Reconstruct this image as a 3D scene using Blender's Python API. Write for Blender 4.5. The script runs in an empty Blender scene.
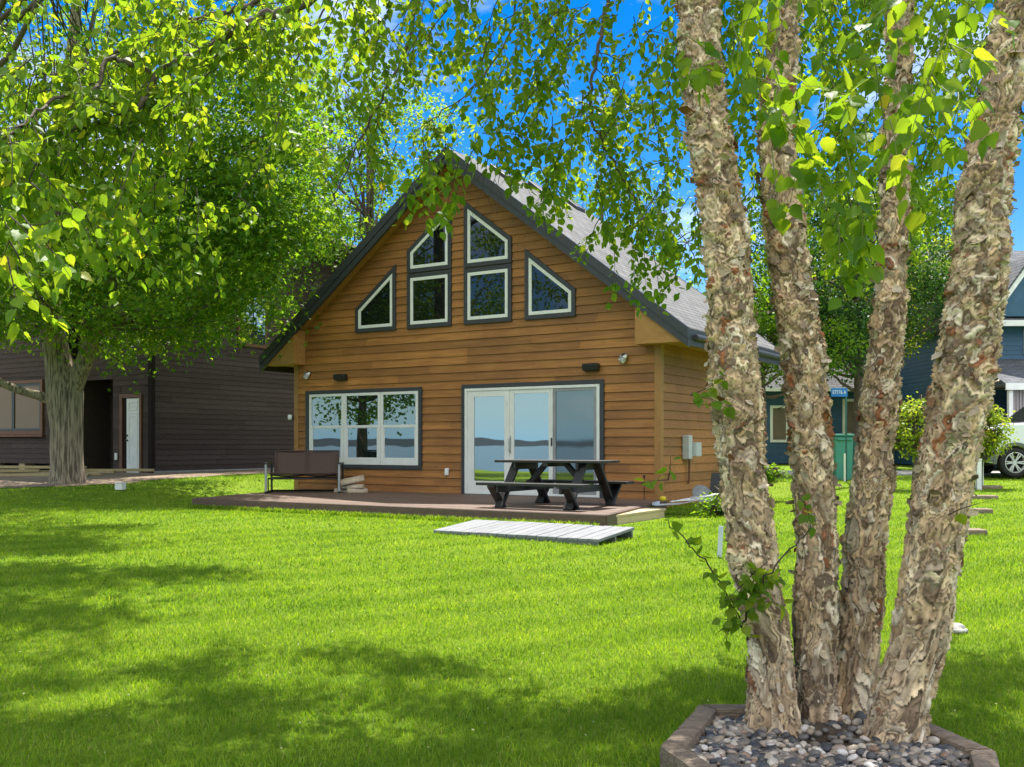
import bpy, math, random
import numpy as np
from mathutils import Vector, Matrix, noise

random.seed(7)
rng = np.random.default_rng(11)
S = bpy.context.scene
COL = S.collection
R = math.radians
F, CX, HY, H = 1000.0, 512.0, 445.0, 1.35

# ------------------------------------------------------------------ camera
cam_d = bpy.data.cameras.new('camera')
cam = bpy.data.objects.new('camera', cam_d)
COL.objects.link(cam)
cam.location = (0, 0, H)
cam.rotation_euler = (R(90), 0, 0)
cam_d.sensor_width = 36
cam_d.lens = 36 * F / 1024
cam_d.shift_y = 61.5 / 1024
cam_d.clip_start = 0.05
cam_d.clip_end = 6000
S.camera = cam


def P(x, y, d):
    return np.array([(x - CX) / F * d, d, H - (y - HY) / F * d])


# ------------------------------------------------------------------ light
EL, AZ = R(65), R(13.5)
sdir = Vector((math.cos(EL) * math.sin(AZ), math.cos(EL) * math.cos(AZ), math.sin(EL)))
sl = bpy.data.lights.new('sun', 'SUN')
sl.energy = 5.0
sl.angle = R(0.5)
sl.color = (1.0, 0.95, 0.86)
so = bpy.data.objects.new('sun', sl)
so.rotation_euler = sdir.to_track_quat('Z', 'Y').to_euler()
so.location = (0, 0, 30)
COL.objects.link(so)

W = bpy.data.worlds.new('World')
S.world = W
W.use_nodes = True
nt = W.node_tree
nt.nodes.clear()
out = nt.nodes.new('ShaderNodeOutputWorld')
bg = nt.nodes.new('ShaderNodeBackground')
sky = nt.nodes.new('ShaderNodeTexSky')
sky.sky_type = 'NISHITA'
sky.sun_disc = False
sky.sun_elevation = EL
sky.sun_rotation = AZ
sky.air_density = 1.0
sky.dust_density = 0.3
sky.ozone_density = 3.0
hs = nt.nodes.new('ShaderNodeHueSaturation')
hs.inputs['Saturation'].default_value = 1.55
hs.inputs['Hue'].default_value = .512
hs.inputs['Value'].default_value = .92
nt.links.new(sky.outputs[0], hs.inputs['Color'])
# loose white cloud
tc = nt.nodes.new('ShaderNodeTexCoord')
mp = nt.nodes.new('ShaderNodeMapping')
mp.inputs['Scale'].default_value = (1.6, 1.6, 4.2)
mp.inputs['Location'].default_value = (0.35, 0.1, 0.2)
nz = nt.nodes.new('ShaderNodeTexNoise')
nz.inputs['Scale'].default_value = 2.1
nz.inputs['Detail'].default_value = 7
nz.inputs['Roughness'].default_value = 0.6
cr = nt.nodes.new('ShaderNodeValToRGB')
cr.color_ramp.elements[0].position = 0.5
cr.color_ramp.elements[0].color = (0, 0, 0, 1)
cr.color_ramp.elements[1].position = 0.78
cr.color_ramp.elements[1].color = (.8, .8, .8, 1)
mx = nt.nodes.new('ShaderNodeMixRGB')
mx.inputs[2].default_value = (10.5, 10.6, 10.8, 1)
nt.links.new(tc.outputs['Generated'], mp.inputs[0])
nt.links.new(mp.outputs[0], nz.inputs['Vector'])
nt.links.new(nz.outputs[0], cr.inputs[0])
# unseen cloud added behind the viewer as neutral fill on the cabin front
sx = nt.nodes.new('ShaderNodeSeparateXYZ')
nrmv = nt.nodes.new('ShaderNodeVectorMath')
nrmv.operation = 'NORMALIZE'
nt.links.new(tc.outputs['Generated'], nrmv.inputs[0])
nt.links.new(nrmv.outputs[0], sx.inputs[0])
def wmath(op, a, b):
    n_ = nt.nodes.new('ShaderNodeMath')
    n_.operation = op
    for k_, v_ in enumerate((a, b)):
        if isinstance(v_, (int, float)):
            n_.inputs[k_].default_value = v_
        else:
            nt.links.new(v_, n_.inputs[k_])
    return n_.outputs[0]
def wrange(v, a, b):
    n_ = nt.nodes.new('ShaderNodeMapRange')
    n_.interpolation_type = 'SMOOTHSTEP'
    nt.links.new(v, n_.inputs['Value'])
    n_.inputs['From Min'].default_value = a
    n_.inputs['From Max'].default_value = b
    return n_.outputs[0]
# pale moist air low over the horizon
lowm = nt.nodes.new('ShaderNodeMixRGB')
lowm.inputs[2].default_value = (2.5, 5.9, 8.4, 1)
nt.links.new(wrange(sx.outputs[2], .09, -.03), lowm.inputs[0])
nt.links.new(hs.outputs[0], lowm.inputs[1])
nt.links.new(lowm.outputs[0], mx.inputs[1])
fill_cloud = wmath('MULTIPLY', wrange(sx.outputs[1], .15, -.35), wrange(sx.outputs[2], .12, .38))
fill_cloud = wmath('MULTIPLY', fill_cloud, wrange(nz.outputs[0], .22, .5))
allc = wmath('MAXIMUM', cr.outputs[0], fill_cloud)
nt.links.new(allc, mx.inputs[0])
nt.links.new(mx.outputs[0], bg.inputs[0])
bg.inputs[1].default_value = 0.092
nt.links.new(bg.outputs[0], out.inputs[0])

S.view_settings.view_transform = 'Standard'
S.view_settings.look = 'None'
S.view_settings.exposure = 1.15
S.view_settings.gamma = 1
S.view_settings.use_curve_mapping = False
S.cycles.max_bounces = 8
S.cycles.transparent_max_bounces = 6
S.cycles.use_denoising = True
S.cycles.caustics_reflective = False
S.cycles.caustics_refractive = False
S.cycles.sample_clamp_indirect = 6


# ------------------------------------------------------------------ materials
def N(m, t, **kw):
    n = m.node_tree.nodes.new(t)
    for k, v in kw.items():
        if k in n.inputs:
            n.inputs[k].default_value = v
        else:
            setattr(n, k, v)
    return n


def newmat(name):
    m = bpy.data.materials.new(name)
    m.use_nodes = True
    return m, m.node_tree.nodes['Principled BSDF'], m.node_tree.links


def c4(c):
    return (c[0], c[1], c[2], 1)


def ramp(m, stops):
    r = m.node_tree.nodes.new('ShaderNodeValToRGB')
    e = r.color_ramp.elements
    while len(e) < len(stops):
        e.new(0.5)
    for k, (p, c) in enumerate(stops):
        e[k].position = p
        e[k].color = c4(c)
    return r


def mat(name, a, b=None, rough=.6, scale=8, bump=0, bscale=None, stretch=(1, 1, 1), metal=0, island=0, ior=None, detail=5):
    """two-tone noise material in object space, optional bump, optional shade per piece"""
    m, p, L = newmat(name)
    b = b or tuple(x * .75 for x in a)
    t = N(m, 'ShaderNodeTexCoord')
    mpn = N(m, 'ShaderNodeMapping')
    mpn.inputs['Scale'].default_value = stretch
    n = N(m, 'ShaderNodeTexNoise', Scale=scale, Detail=detail, Roughness=.6)
    L.new(t.outputs['Object'], mpn.inputs[0])
    L.new(mpn.outputs[0], n.inputs['Vector'])
    r = ramp(m, [(.3, b), (.7, a)])
    L.new(n.outputs[0], r.inputs[0])
    col = r.outputs[0]
    if island:
        g = N(m, 'ShaderNodeNewGeometry')
        mr = N(m, 'ShaderNodeMapRange')
        mr.inputs['To Min'].default_value = 1 - island
        mr.inputs['To Max'].default_value = 1 + island
        L.new(g.outputs['Random Per Island'], mr.inputs['Value'])
        h = N(m, 'ShaderNodeHueSaturation')
        L.new(mr.outputs[0], h.inputs['Value'])
        L.new(col, h.inputs['Color'])
        col = h.outputs[0]
    L.new(col, p.inputs['Base Color'])
    p.inputs['Roughness'].default_value = rough
    p.inputs['Metallic'].default_value = metal
    if ior:
        p.inputs['IOR'].default_value = ior
    if bump:
        n2 = N(m, 'ShaderNodeTexNoise', Scale=bscale or scale * 3, Detail=6)
        L.new(mpn.outputs[0], n2.inputs['Vector'])
        bm_ = N(m, 'ShaderNodeBump', Strength=bump, Distance=.02)
        L.new(n2.outputs[0], bm_.inputs['Height'])
        L.new(bm_.outputs[0], p.inputs['Normal'])
    return m


def leafmat(name, stops, trans, tfac=.45, rough=.45):
    m, p, L = newmat(name)
    g = N(m, 'ShaderNodeNewGeometry')
    r = ramp(m, stops)
    L.new(g.outputs['Random Per Island'], r.inputs[0])
    L.new(r.outputs[0], p.inputs['Base Color'])
    p.inputs['Roughness'].default_value = rough
    p.inputs['Specular IOR Level'].default_value = .18
    r2 = ramp(m, [(s[0], trans[k]) for k, s in enumerate(stops)])
    L.new(g.outputs['Random Per Island'], r2.inputs[0])
    tr = N(m, 'ShaderNodeBsdfTranslucent')
    L.new(r2.outputs[0], tr.inputs[0])
    ms = N(m, 'ShaderNodeMixShader')
    ms.inputs[0].default_value = tfac
    L.new(p.outputs[0], ms.inputs[1])
    L.new(tr.outputs[0], ms.inputs[2])
    L.new(ms.outputs[0], m.node_tree.nodes['Material Output'].inputs[0])
    return m


M = {}
M['birch_leaf'] = leafmat('birch_leaf', [(0, (.060, .130, .014)), (.5, (.095, .175, .016)), (.985, (.14, .21, .018)), (1, (.30, .26, .03))],
                          [(.22, .40, .015), (.38, .55, .02), (.56, .66, .025), (.70, .55, .03)], .55)
M['maple_leaf'] = leafmat('maple_leaf', [(0, (.032, .095, .010)), (.5, (.055, .135, .012)), (1, (.10, .185, .015))],
                          [(.16, .38, .012), (.30, .54, .016), (.50, .66, .02)], .5)
M['dark_leaf'] = leafmat('dark_leaf', [(0, (.02, .06, .018)), (.6, (.035, .09, .02)), (1, (.06, .12, .02))],
                         [(.05, .15, .02), (.09, .22, .02), (.16, .30, .03)], .35)
M['pale_leaf'] = leafmat('pale_leaf', [(0, (.045, .115, .012)), (.6, (.075, .165, .014)), (1, (.13, .22, .02))],
                         [(.20, .42, .012), (.32, .54, .016), (.46, .62, .02)], .5)
M['lime_leaf'] = leafmat('lime_leaf', [(0, (.12, .2, .015)), (.6, (.2, .28, .02)), (1, (.3, .34, .03))],
                         [(.35, .5, .03), (.5, .6, .03), (.65, .62, .05)], .45)
M['grass_blade'] = leafmat('grass_blade', [(0, (.095, .185, .014)), (.55, (.155, .265, .020)), (.94, (.235, .325, .03)), (1, (.30, .28, .10))],
                           [(.27, .48, .012), (.38, .59, .016), (.50, .65, .03), (.45, .42, .12)], .42, .5)


def patchy(m):
    # mowing bands and lusher or drier patches
    L = m.node_tree.links
    t = N(m, 'ShaderNodeTexCoord')
    n = N(m, 'ShaderNodeTexNoise', Scale=.9, Detail=5, Roughness=.65)
    L.new(t.outputs['Object'], n.inputs['Vector'])
    mp_ = N(m, 'ShaderNodeMapping')
    mp_.inputs['Rotation'].default_value = (0, 0, R(-33))
    wv = N(m, 'ShaderNodeTexWave', Scale=.42, Distortion=1.4)
    wv.bands_direction = 'Y'
    wv.inputs['Detail Scale'].default_value = .6
    L.new(t.outputs['Object'], mp_.inputs[0])
    L.new(mp_.outputs[0], wv.inputs['Vector'])
    r = ramp(m, [(.3, (.72, .80, .70)), (.5, (.98, .98, .95)), (.7, (1.22, 1.12, 1.15))])
    L.new(n.outputs[0], r.inputs[0])
    r2 = ramp(m, [(.2, (.84, .88, .84)), (.8, (1.14, 1.10, 1.12))])
    L.new(wv.outputs[0], r2.inputs[0])
    tgt = [(nd, nd.inputs[0]) for nd in m.node_tree.nodes if nd.type in ('BSDF_PRINCIPLED', 'BSDF_TRANSLUCENT')]
    for nd, sock in tgt:
        src = sock.links[0].from_socket
        for rr_ in (r, r2):
            mm = N(m, 'ShaderNodeMixRGB', blend_type='MULTIPLY')
            mm.inputs[0].default_value = 1
            L.new(src, mm.inputs[1])
            L.new(rr_.outputs[0], mm.inputs[2])
            src = mm.outputs[0]
        L.new(src, sock)


patchy(M['grass_blade'])
M['twig'] = mat('twig', (.075, .05, .032), (.04, .028, .02), .8, 30)
M['green_twig'] = mat('green_twig', (.2, .22, .06), (.14, .15, .04), .6, 30)
M['branch_bark'] = mat('branch_bark', (.16, .12, .085), (.06, .045, .033), .85, 14, .6)


def birch_base():
    m, p, L = newmat('birch_bark')
    at = N(m, 'ShaderNodeAttribute')
    at.attribute_name = 'bark'
    t = N(m, 'ShaderNodeTexCoord')
    n = N(m, 'ShaderNodeTexNoise', Scale=48.0, Detail=4, Roughness=.6, Distortion=1.2)
    L.new(t.outputs['Object'], n.inputs['Vector'])
    r2 = ramp(m, [(.3, (.74, .70, .66)), (.5, (.97, .96, .95)), (.7, (1.1, 1.09, 1.07))])
    L.new(n.outputs[0], r2.inputs[0])
    mm = N(m, 'ShaderNodeMixRGB', blend_type='MULTIPLY')
    mm.inputs[0].default_value = .9
    L.new(at.outputs['Color'], mm.inputs[1])
    L.new(r2.outputs[0], mm.inputs[2])
    L.new(mm.outputs[0], p.inputs['Base Color'])
    p.inputs['Roughness'].default_value = .8
    b = N(m, 'ShaderNodeBump', Strength=.45, Distance=.005)
    L.new(n.outputs[0], b.inputs['Height'])
    L.new(b.outputs[0], p.inputs['Normal'])
    return m


def flake_mat():
    m, p, L = newmat('peeling_bark')
    g = N(m, 'ShaderNodeNewGeometry')
    r = ramp(m, [(0, (.10, .072, .047)), (.12, (.19, .135, .085)), (.30, (.33, .245, .16)), (.5, (.47, .37, .25)), (.70, (.60, .49, .35)),
                 (.86, (.53, .46, .36)), (.965, (.38, .29, .20)), (.98, (.25, .10, .04)), (1, (.30, .11, .04))])
    L.new(g.outputs['Random Per Island'], r.inputs[0])
    t = N(m, 'ShaderNodeTexCoord')
    mpn = N(m, 'ShaderNodeMapping')
    mpn.inputs['Scale'].default_value = (1, 1, 3.5)
    L.new(t.outputs['Object'], mpn.inputs[0])
    n = N(m, 'ShaderNodeTexNoise', Scale=38.0, Detail=5, Roughness=.7)
    L.new(mpn.outputs[0], n.inputs['Vector'])
    r2 = ramp(m, [(.3, (.5, .46, .42)), (.62, (1.05, 1.0, .95))])
    L.new(n.outputs[0], r2.inputs[0])
    mm = N(m, 'ShaderNodeMixRGB', blend_type='MULTIPLY')
    mm.inputs[0].default_value = .85
    L.new(r.outputs[0], mm.inputs[1])
    L.new(r2.outputs[0], mm.inputs[2])
    L.new(mm.outputs[0], p.inputs['Base Color'])
    p.inputs['Roughness'].default_value = .75
    b = N(m, 'ShaderNodeBump', Strength=.5, Distance=.004)
    L.new(n.outputs[0], b.inputs['Height'])
    L.new(b.outputs[0], p.inputs['Normal'])
    return m


M['birch_bark'] = birch_base()
M['birch_flake'] = flake_mat()
M['maple_bark'] = mat('maple_bark', (.38, .305, .22), (.105, .08, .056), .9, 14, 1.0, 18, (1.8, 1.8, .15), detail=8)
for e_, p_ in zip([n_ for n_ in M['maple_bark'].node_tree.nodes if n_.type == 'VALTORGB'][0].color_ramp.elements, (.40, .56)):
    e_.position = p_
M['mulch'] = mat('mulch', (.11, .08, .055), (.05, .036, .025), .95, 30, .8)
def siding_mat():
    m = mat('stained_cedar_siding', (.405, .176, .039), (.26, .104, .024), .6, 5, .3, 30, (.35, 2.5, 5.0), island=.23)
    p, L = m.node_tree.nodes['Principled BSDF'], m.node_tree.links
    src = p.inputs['Base Color'].links[0].from_socket
    t = N(m, 'ShaderNodeTexCoord')
    mp_ = N(m, 'ShaderNodeMapping')
    mp_.inputs['Scale'].default_value = (1.0, 1.0, 2.2)
    v = N(m, 'ShaderNodeTexVoronoi', Scale=2.6)
    L.new(t.outputs['Object'], mp_.inputs[0])
    L.new(mp_.outputs[0], v.inputs['Vector'])
    r = ramp(m, [(.035, (.30, .24, .20)), (.085, (1, 1, 1))])
    L.new(v.outputs['Distance'], r.inputs[0])
    # sun bleaching and weather streaks that belong to the boards
    n = N(m, 'ShaderNodeTexNoise', Scale=.7, Detail=5)
    L.new(t.outputs['Object'], n.inputs['Vector'])
    r2 = ramp(m, [(.35, (.80, .76, .72)), (.65, (1.12, 1.1, 1.08))])
    L.new(n.outputs[0], r2.inputs[0])
    a = N(m, 'ShaderNodeMixRGB', blend_type='MULTIPLY')
    a.inputs[0].default_value = .8
    b = N(m, 'ShaderNodeMixRGB', blend_type='MULTIPLY')
    b.inputs[0].default_value = 1
    L.new(src, a.inputs[1])
    L.new(r.outputs[0], a.inputs[2])
    L.new(a.outputs[0], b.inputs[1])
    L.new(r2.outputs[0], b.inputs[2])
    L.new(b.outputs[0], p.inputs['Base Color'])
    return m


M['siding'] = siding_mat()
M['cedar_trim'] = mat('cedar_trim', (.38, .185, .05), (.28, .13, .034), .55, 6, .2, 25, (3, 3, .5))
M['soffit'] = mat('soffit_plywood', (.43, .21, .055), (.31, .145, .036), .6, 4, .1, 20, (1, 3, 3))
M['charcoal'] = mat('charcoal_trim', (.042, .044, .05), (.03, .031, .036), .5, 12)
M['white_frame'] = mat('white_vinyl', (.78, .77, .73), (.70, .69, .65), .35, 5)
M['screen_frame'] = mat('grey_screen_frame', (.30, .30, .31), None, .4, 5)
M['white_paint'] = mat('white_paint', (.8, .8, .78), (.7, .7, .68), .5, 6)
M['dark_siding'] = mat('dark_brown_siding', (.088, .067, .060), (.062, .046, .041), .85, 6, .15, 30, (1, 1, 5), island=.18)
M['dark_trim'] = mat('dark_trim', (.026, .019, .017), None, .85)
for k_ in ('dark_trim', 'dark_siding'):
    M[k_].node_tree.nodes['Principled BSDF'].inputs['Specular IOR Level'].default_value = .12
M['rust_trim'] = mat('stained_wood_trim', (.17, .075, .032), (.11, .045, .02), .6, 8)
M['interior'] = mat('dark_interior', (.012, .011, .010), (.006, .006, .006), .9)
M['concrete'] = mat('concrete', (.38, .37, .35), (.29, .28, .265), .9, 5, .3, 60)
M['deck'] = mat('deck_board', (.155, .098, .070), (.10, .062, .044), .6, 4, .25, 30, (.6, 6, 6), island=.16)
M['deck_fascia'] = mat('deck_fascia', (.125, .075, .055), (.085, .05, .038), .6, 6, .2, 20, (1, 4, 4))
M['pale_wood'] = mat('new_lumber', (.55, .43, .24), (.44, .33, .17), .7, 6, .2, 20, (6, .8, 6), island=.08)
M['old_timber'] = mat('weathered_timber', (.30, .225, .155), (.13, .095, .064), .85, 9, .8, 22, (.6, 5, 5))
M['grey_board'] = mat('grey_weathered_board', (.235, .24, .25), (.15, .155, .165), .8, 5, .3, 30, (6, .7, 6), island=.09)
M['black_wood'] = mat('black_stained_wood', (.022, .019, .019), (.012, .011, .011), .5, 9, .3, 30, (.7, 4, 4))
M['black_plastic'] = mat('black_plastic', (.02, .02, .02), None, .35)
M['dark_metal'] = mat('dark_metal', (.03, .028, .027), None, .4, 5, metal=.6)
M['grey_metal'] = mat('grey_metal', (.48, .48, .47), (.4, .4, .4), .35, 5, metal=.5)
M['grey_box'] = mat('grey_meter_paint', (.52, .53, .53), (.45, .46, .46), .45)
M['sling'] = mat('brown_sling', (.085, .047, .036), (.06, .033, .025), .75, 60, .3, 200)
M['firewood'] = mat('split_log', (.52, .38, .22), (.40, .27, .14), .8, 10, .4, 30, (1, 5, 5))
M['firewood_bark'] = mat('log_bark', (.50, .41, .29), (.34, .26, .18), .85, 12, .5)
M['stone'] = mat('pale_stone', (.48, .46, .42), (.34, .32, .29), .85, 18, .6)
M['soil'] = mat('bare_soil', (.31, .225, .155), (.19, .132, .088), .95, 2.5, .8, 25)
M['blue_siding'] = mat('blue_siding', (.032, .10, .18), (.024, .078, .14), .5, 5, island=.1)
M['teal'] = mat('teal_plastic', (.05, .26, .20), (.04, .21, .17), .45, 4)
M['dark_teal'] = mat('dark_teal_plastic', (.015, .10, .085), None, .45, 4)
M['sign_blue'] = mat('sign_blue', (.01, .17, .52), None, .35, 4)
M['car_white'] = mat('car_paint', (.74, .76, .80), (.72, .74, .78), .18, 2)
M['car_grey'] = mat('car_cladding', (.12, .13, .10), (.10, .11, .085), .45, 4)
M['rubber'] = mat('tyre_rubber', (.018, .018, .019), None, .85, 20, .3)
M['alloy'] = mat('alloy_wheel', (.62, .62, .63), None, .3, 4, metal=.2)
M['amber'] = mat('amber_lens', (.75, .28, .02), (.6, .2, .02), .2, 30)
M['lens'] = mat('clear_lens', (.6, .62, .62), None, .1, 30)
M['curtain'] = mat('striped_curtain', (.42, .38, .38), (.20, .18, .19), .8, 9, 0, None, (3, 3, .05))
M['tan_blind'] = mat('tan_blind', (.20, .145, .115), (.15, .11, .085), .8, 3)
M['pale_sheet'] = mat('pale_sheet', (.62, .66, .72), (.5, .54, .6), .4, 5)
M['dull_metal'] = mat('dull_metal', (.20, .205, .21), (.13, .135, .14), .5, 12)
M['yellow'] = mat('yellow_plastic', (.75, .55, .02), None, .5)


def glass(name, base, ior, rough=.01):
    m, p, L = newmat(name)
    p.inputs['Base Color'].default_value = c4(base)
    p.inputs['Roughness'].default_value = rough
    p.inputs['IOR'].default_value = ior
    t = N(m, 'ShaderNodeTexCoord')
    n = N(m, 'ShaderNodeTexNoise', Scale=1.3, Detail=1)
    L.new(t.outputs['Object'], n.inputs['Vector'])
    b = N(m, 'ShaderNodeBump', Strength=.05, Distance=.02)
    L.new(n.outputs[0], b.inputs['Height'])
    L.new(b.outputs[0], p.inputs['Normal'])
    return m


M['glass'] = glass('window_glass', (.006, .008, .008), 1.75)
M['lower_glass'] = glass('lower_window_glass', (.005, .012, .012), 3.0)
M['door_glass'] = glass('door_glass', (.004, .012, .018), 4.4)
M['screen'] = glass('screened_glass', (.004, .01, .014), 2.5, .03)
M['car_glass'] = glass('car_glass', (.015, .018, .018), 1.8)


def shingle(name, a, b):
    m, p, L = newmat(name)
    t = N(m, 'ShaderNodeTexCoord')
    br = N(m, 'ShaderNodeTexBrick', Scale=1.0)
    br.inputs['Color1'].default_value = c4(a)
    br.inputs['Color2'].default_value = c4(b)
    br.inputs['Mortar'].default_value = c4(tuple(x * .35 for x in b))
    br.inputs['Mortar Size'].default_value = .012
    br.inputs['Brick Width'].default_value = .33
    br.inputs['Row Height'].default_value = .145
    L.new(t.outputs['UV'], br.inputs['Vector'])
    n = N(m, 'ShaderNodeTexNoise', Scale=2.0, Detail=6)
    L.new(t.outputs['UV'], n.inputs['Vector'])
    r = ramp(m, [(.3, (.72, .72, .72)), (.7, (1.1, 1.1, 1.1))])
    L.new(n.outputs[0], r.inputs[0])
    mm = N(m, 'ShaderNodeMixRGB', blend_type='MULTIPLY')
    mm.inputs[0].default_value = 1
    L.new(br.outputs[0], mm.inputs[1])
    L.new(r.outputs[0], mm.inputs[2])
    L.new(mm.outputs[0], p.inputs['Base Color'])
    p.inputs['Roughness'].default_value = .9
    bp = N(m, 'ShaderNodeBump', Strength=.6, Distance=.01)
    L.new(br.outputs['Fac'], bp.inputs['Height'])
    bp.invert = True
    L.new(bp.outputs[0], p.inputs['Normal'])
    return m


M['shingle'] = shingle('grey_shingles', (.155, .152, .15), (.105, .104, .103))
M['dark_shingle'] = shingle('dark_shingles', (.13, .135, .15), (.09, .095, .105))
M['brown_shingle'] = shingle('brown_shingles', (.055, .047, .043), (.04, .034, .031))


# ------------------------------------------------------------------ mesh builder
class MB:
    def __init__(s):
        s.v, s.f, s.mi, s.uv = [], [], [], None

    def add(s, vs, fs, mi=0):
        o = len(s.v)
        s.v += [tuple(map(float, p)) for p in vs]
        s.f += [tuple(i + o for i in f) for f in fs]
        s.mi += [mi] * len(fs)

    def box(s, x0, x1, y0, y1, z0, z1, mi=0, mtx=None):
        vs = [Vector((x, y, z)) for z in (z0, z1) for y in (y0, y1) for x in (x0, x1)]
        if mtx:
            vs = [mtx @ p for p in vs]
        s.add(vs, [(0, 2, 3, 1), (4, 5, 7, 6), (0, 1, 5, 4), (2, 6, 7, 3), (0, 4, 6, 2), (1, 3, 7, 5)], mi)

    def bar(s, a, b, w, h, mi=0, up=(0, 0, 1)):
        a, b = Vector(a), Vector(b)
        d = (b - a)
        l = d.length
        d.normalize()
        u = Vector(up)
        x = d.cross(u)
        if x.length < 1e-4:
            x = d.cross(Vector((1, 0, 0)))
        x.normalize()
        z = x.cross(d)
        m = Matrix((x, d, z)).transposed().to_4x4()
        m.translation = a
        s.box(-w / 2, w / 2, 0, l, -h / 2, h / 2, mi, m)

    def prism(s, poly, y0, y1, mi=0, axis='y'):
        n = len(poly)
        if axis == 'y':
            vs = [(a, y0, b) for a, b in poly] + [(a, y1, b) for a, b in poly]
        elif axis == 'z':
            vs = [(a, b, y0) for a, b in poly] + [(a, b, y1) for a, b in poly]
        else:
            vs = [(y0, a, b) for a, b in poly] + [(y1, a, b) for a, b in poly]
        fs = [tuple(range(n)), tuple(range(2 * n - 1, n - 1, -1))]
        fs += [(i, i + n, (i + 1) % n + n, (i + 1) % n) for i in range(n)]
        s.add(vs, fs, mi)

    def ring(s, po, pi, y0, y1, mi=0):
        n = len(po)
        vs = [(a, y0, b) for a, b in po] + [(a, y0, b) for a, b in pi] + [(a, y1, b) for a, b in po] + [(a, y1, b) for a, b in pi]
        fs = []
        for i in range(n):
            j = (i + 1) % n
            fs += [(i, j, j + n, i + n), (i + 2 * n, i + 3 * n, j + 3 * n, j + 2 * n), (i, i + 2 * n, j + 2 * n, j), (i + n, j + n, j + 3 * n, i + 3 * n)]
        s.add(vs, fs, mi)

    def tube(s, pts, rads, k=8, mi=0, cap=True):
        pts = [Vector(p) for p in pts]
        n = len(pts)
        o = len(s.v)
        prev = None
        for i in range(n):
            d = (pts[min(i + 1, n - 1)] - pts[max(i - 1, 0)])
            if d.length < 1e-9:
                d = Vector((0, 0, 1))
            d.normalize()
            if prev is None:
                x = d.orthogonal().normalized()
            else:
                x = (prev - d * prev.dot(d))
                x = x.normalized() if x.length > 1e-6 else d.orthogonal().normalized()
            prev = x
            y = d.cross(x)
            for j in range(k):
                a = 2 * math.pi * j / k
                s.v.append(tuple(pts[i] + (x * math.cos(a) + y * math.sin(a)) * rads[i]))
        for i in range(n - 1):
            for j in range(k):
                a, b = o + i * k + j, o + i * k + (j + 1) % k
                s.f.append((a, b, b + k, a + k))
                s.mi.append(mi)
        if cap:
            s.f.append(tuple(o + j for j in range(k - 1, -1, -1)))
            s.mi.append(mi)
            s.f.append(tuple(o + (n - 1) * k + j for j in range(k)))
            s.mi.append(mi)

    def lathe(s, prof, k=24, mi=0, mtx=None, cap=True):
        o = len(s.v)
        for r, z in prof:
            for j in range(k):
                a = 2 * math.pi * j / k
                p = Vector((r * math.cos(a), r * math.sin(a), z))
                s.v.append(tuple(mtx @ p if mtx else p))
        for i in range(len(prof) - 1):
            for j in range(k):
                a, b = o + i * k + j, o + i * k + (j + 1) % k
                s.f.append((a, b, b + k, a + k))
                s.mi.append(mi)
        if not cap:
            return
        s.f.append(tuple(o + j for j in range(k - 1, -1, -1)))
        s.mi.append(mi)
        s.f.append(tuple(o + (len(prof) - 1) * k + j for j in range(k)))
        s.mi.append(mi)

    def build(s, name, mats, parent=None, smooth=False, bevel=0, origin=None, seg=2):
        me = bpy.data.meshes.new(name)
        v = s.v
        if origin is not None:
            v = [(a - origin[0], b - origin[1], c - origin[2]) for a, b, c in v]
        me.from_pydata(v, [], s.f)
        if not isinstance(mats, (list, tuple)):
            mats = [mats]
        for m in mats:
            me.materials.append(M[m])
        me.polygons.foreach_set('material_index', s.mi)
        if smooth:
            me.polygons.foreach_set('use_smooth', [True] * len(me.polygons))
        me.update()
        o = bpy.data.objects.new(name, me)
        COL.objects.link(o)
        if parent:
            o.parent = parent
        elif origin is not None:
            o.location = origin
        if bevel:
            b = o.modifiers.new('bevel', 'BEVEL')
            b.width = bevel
            b.segments = seg
            b.limit_method = 'ANGLE'
            b.angle_limit = R(40)
        return o


def np_mesh(name, V, faces_flat, counts, mats, mi=None, parent=None, smooth=False, origin=None):
    me = bpy.data.meshes.new(name)
    V = np.asarray(V, dtype=np.float32).reshape(-1, 3)
    if origin is not None:
        V = V - np.asarray(origin, dtype=np.float32)
    me.vertices.add(len(V))
    me.vertices.foreach_set('co', V.ravel())
    ff = np.asarray(faces_flat, dtype=np.int32)
    cn = np.asarray(counts, dtype=np.int32)
    me.loops.add(len(ff))
    me.loops.foreach_set('vertex_index', ff)
    me.polygons.add(len(cn))
    st = np.concatenate([[0], np.cumsum(cn)[:-1]]).astype(np.int32)
    me.polygons.foreach_set('loop_start', st)
    me.polygons.foreach_set('loop_total', cn)
    for m in (mats if isinstance(mats, (list, tuple)) else [mats]):
        me.materials.append(M[m])
    if mi is not None:
        me.polygons.foreach_set('material_index', np.asarray(mi, dtype=np.int32))
    if smooth is not False:
        me.polygons.foreach_set('use_smooth', np.ones(len(cn), dtype=bool) if smooth is True else np.asarray(smooth, dtype=bool))
    me.update(calc_edges=True)
    me.validate()
    o = bpy.data.objects.new(name, me)
    COL.objects.link(o)
    if parent:
        o.parent = parent
    elif origin is not None:
        o.location = origin
    return o


def tag(o, label=None, cat=None, group=None, kind=None):
    if label:
        o['label'] = label
    if cat:
        o['category'] = cat
    if group:
        o['group'] = group
    if kind:
        o['kind'] = kind
    return o


def thing(name, label, cat, loc=(0, 0, 0), rz=0, group=None):
    o = bpy.data.objects.new(name, None)
    o.empty_display_size = .2
    COL.objects.link(o)
    o.location = loc
    o.rotation_euler = (0, 0, rz)
    return tag(o, label, cat, group)


def copy_tree(o, parent=None):
    c = o.copy()
    COL.objects.link(c)
    c.parent = parent
    for ch in list(o.children):
        copy_tree(ch, c)
    return c


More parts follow.
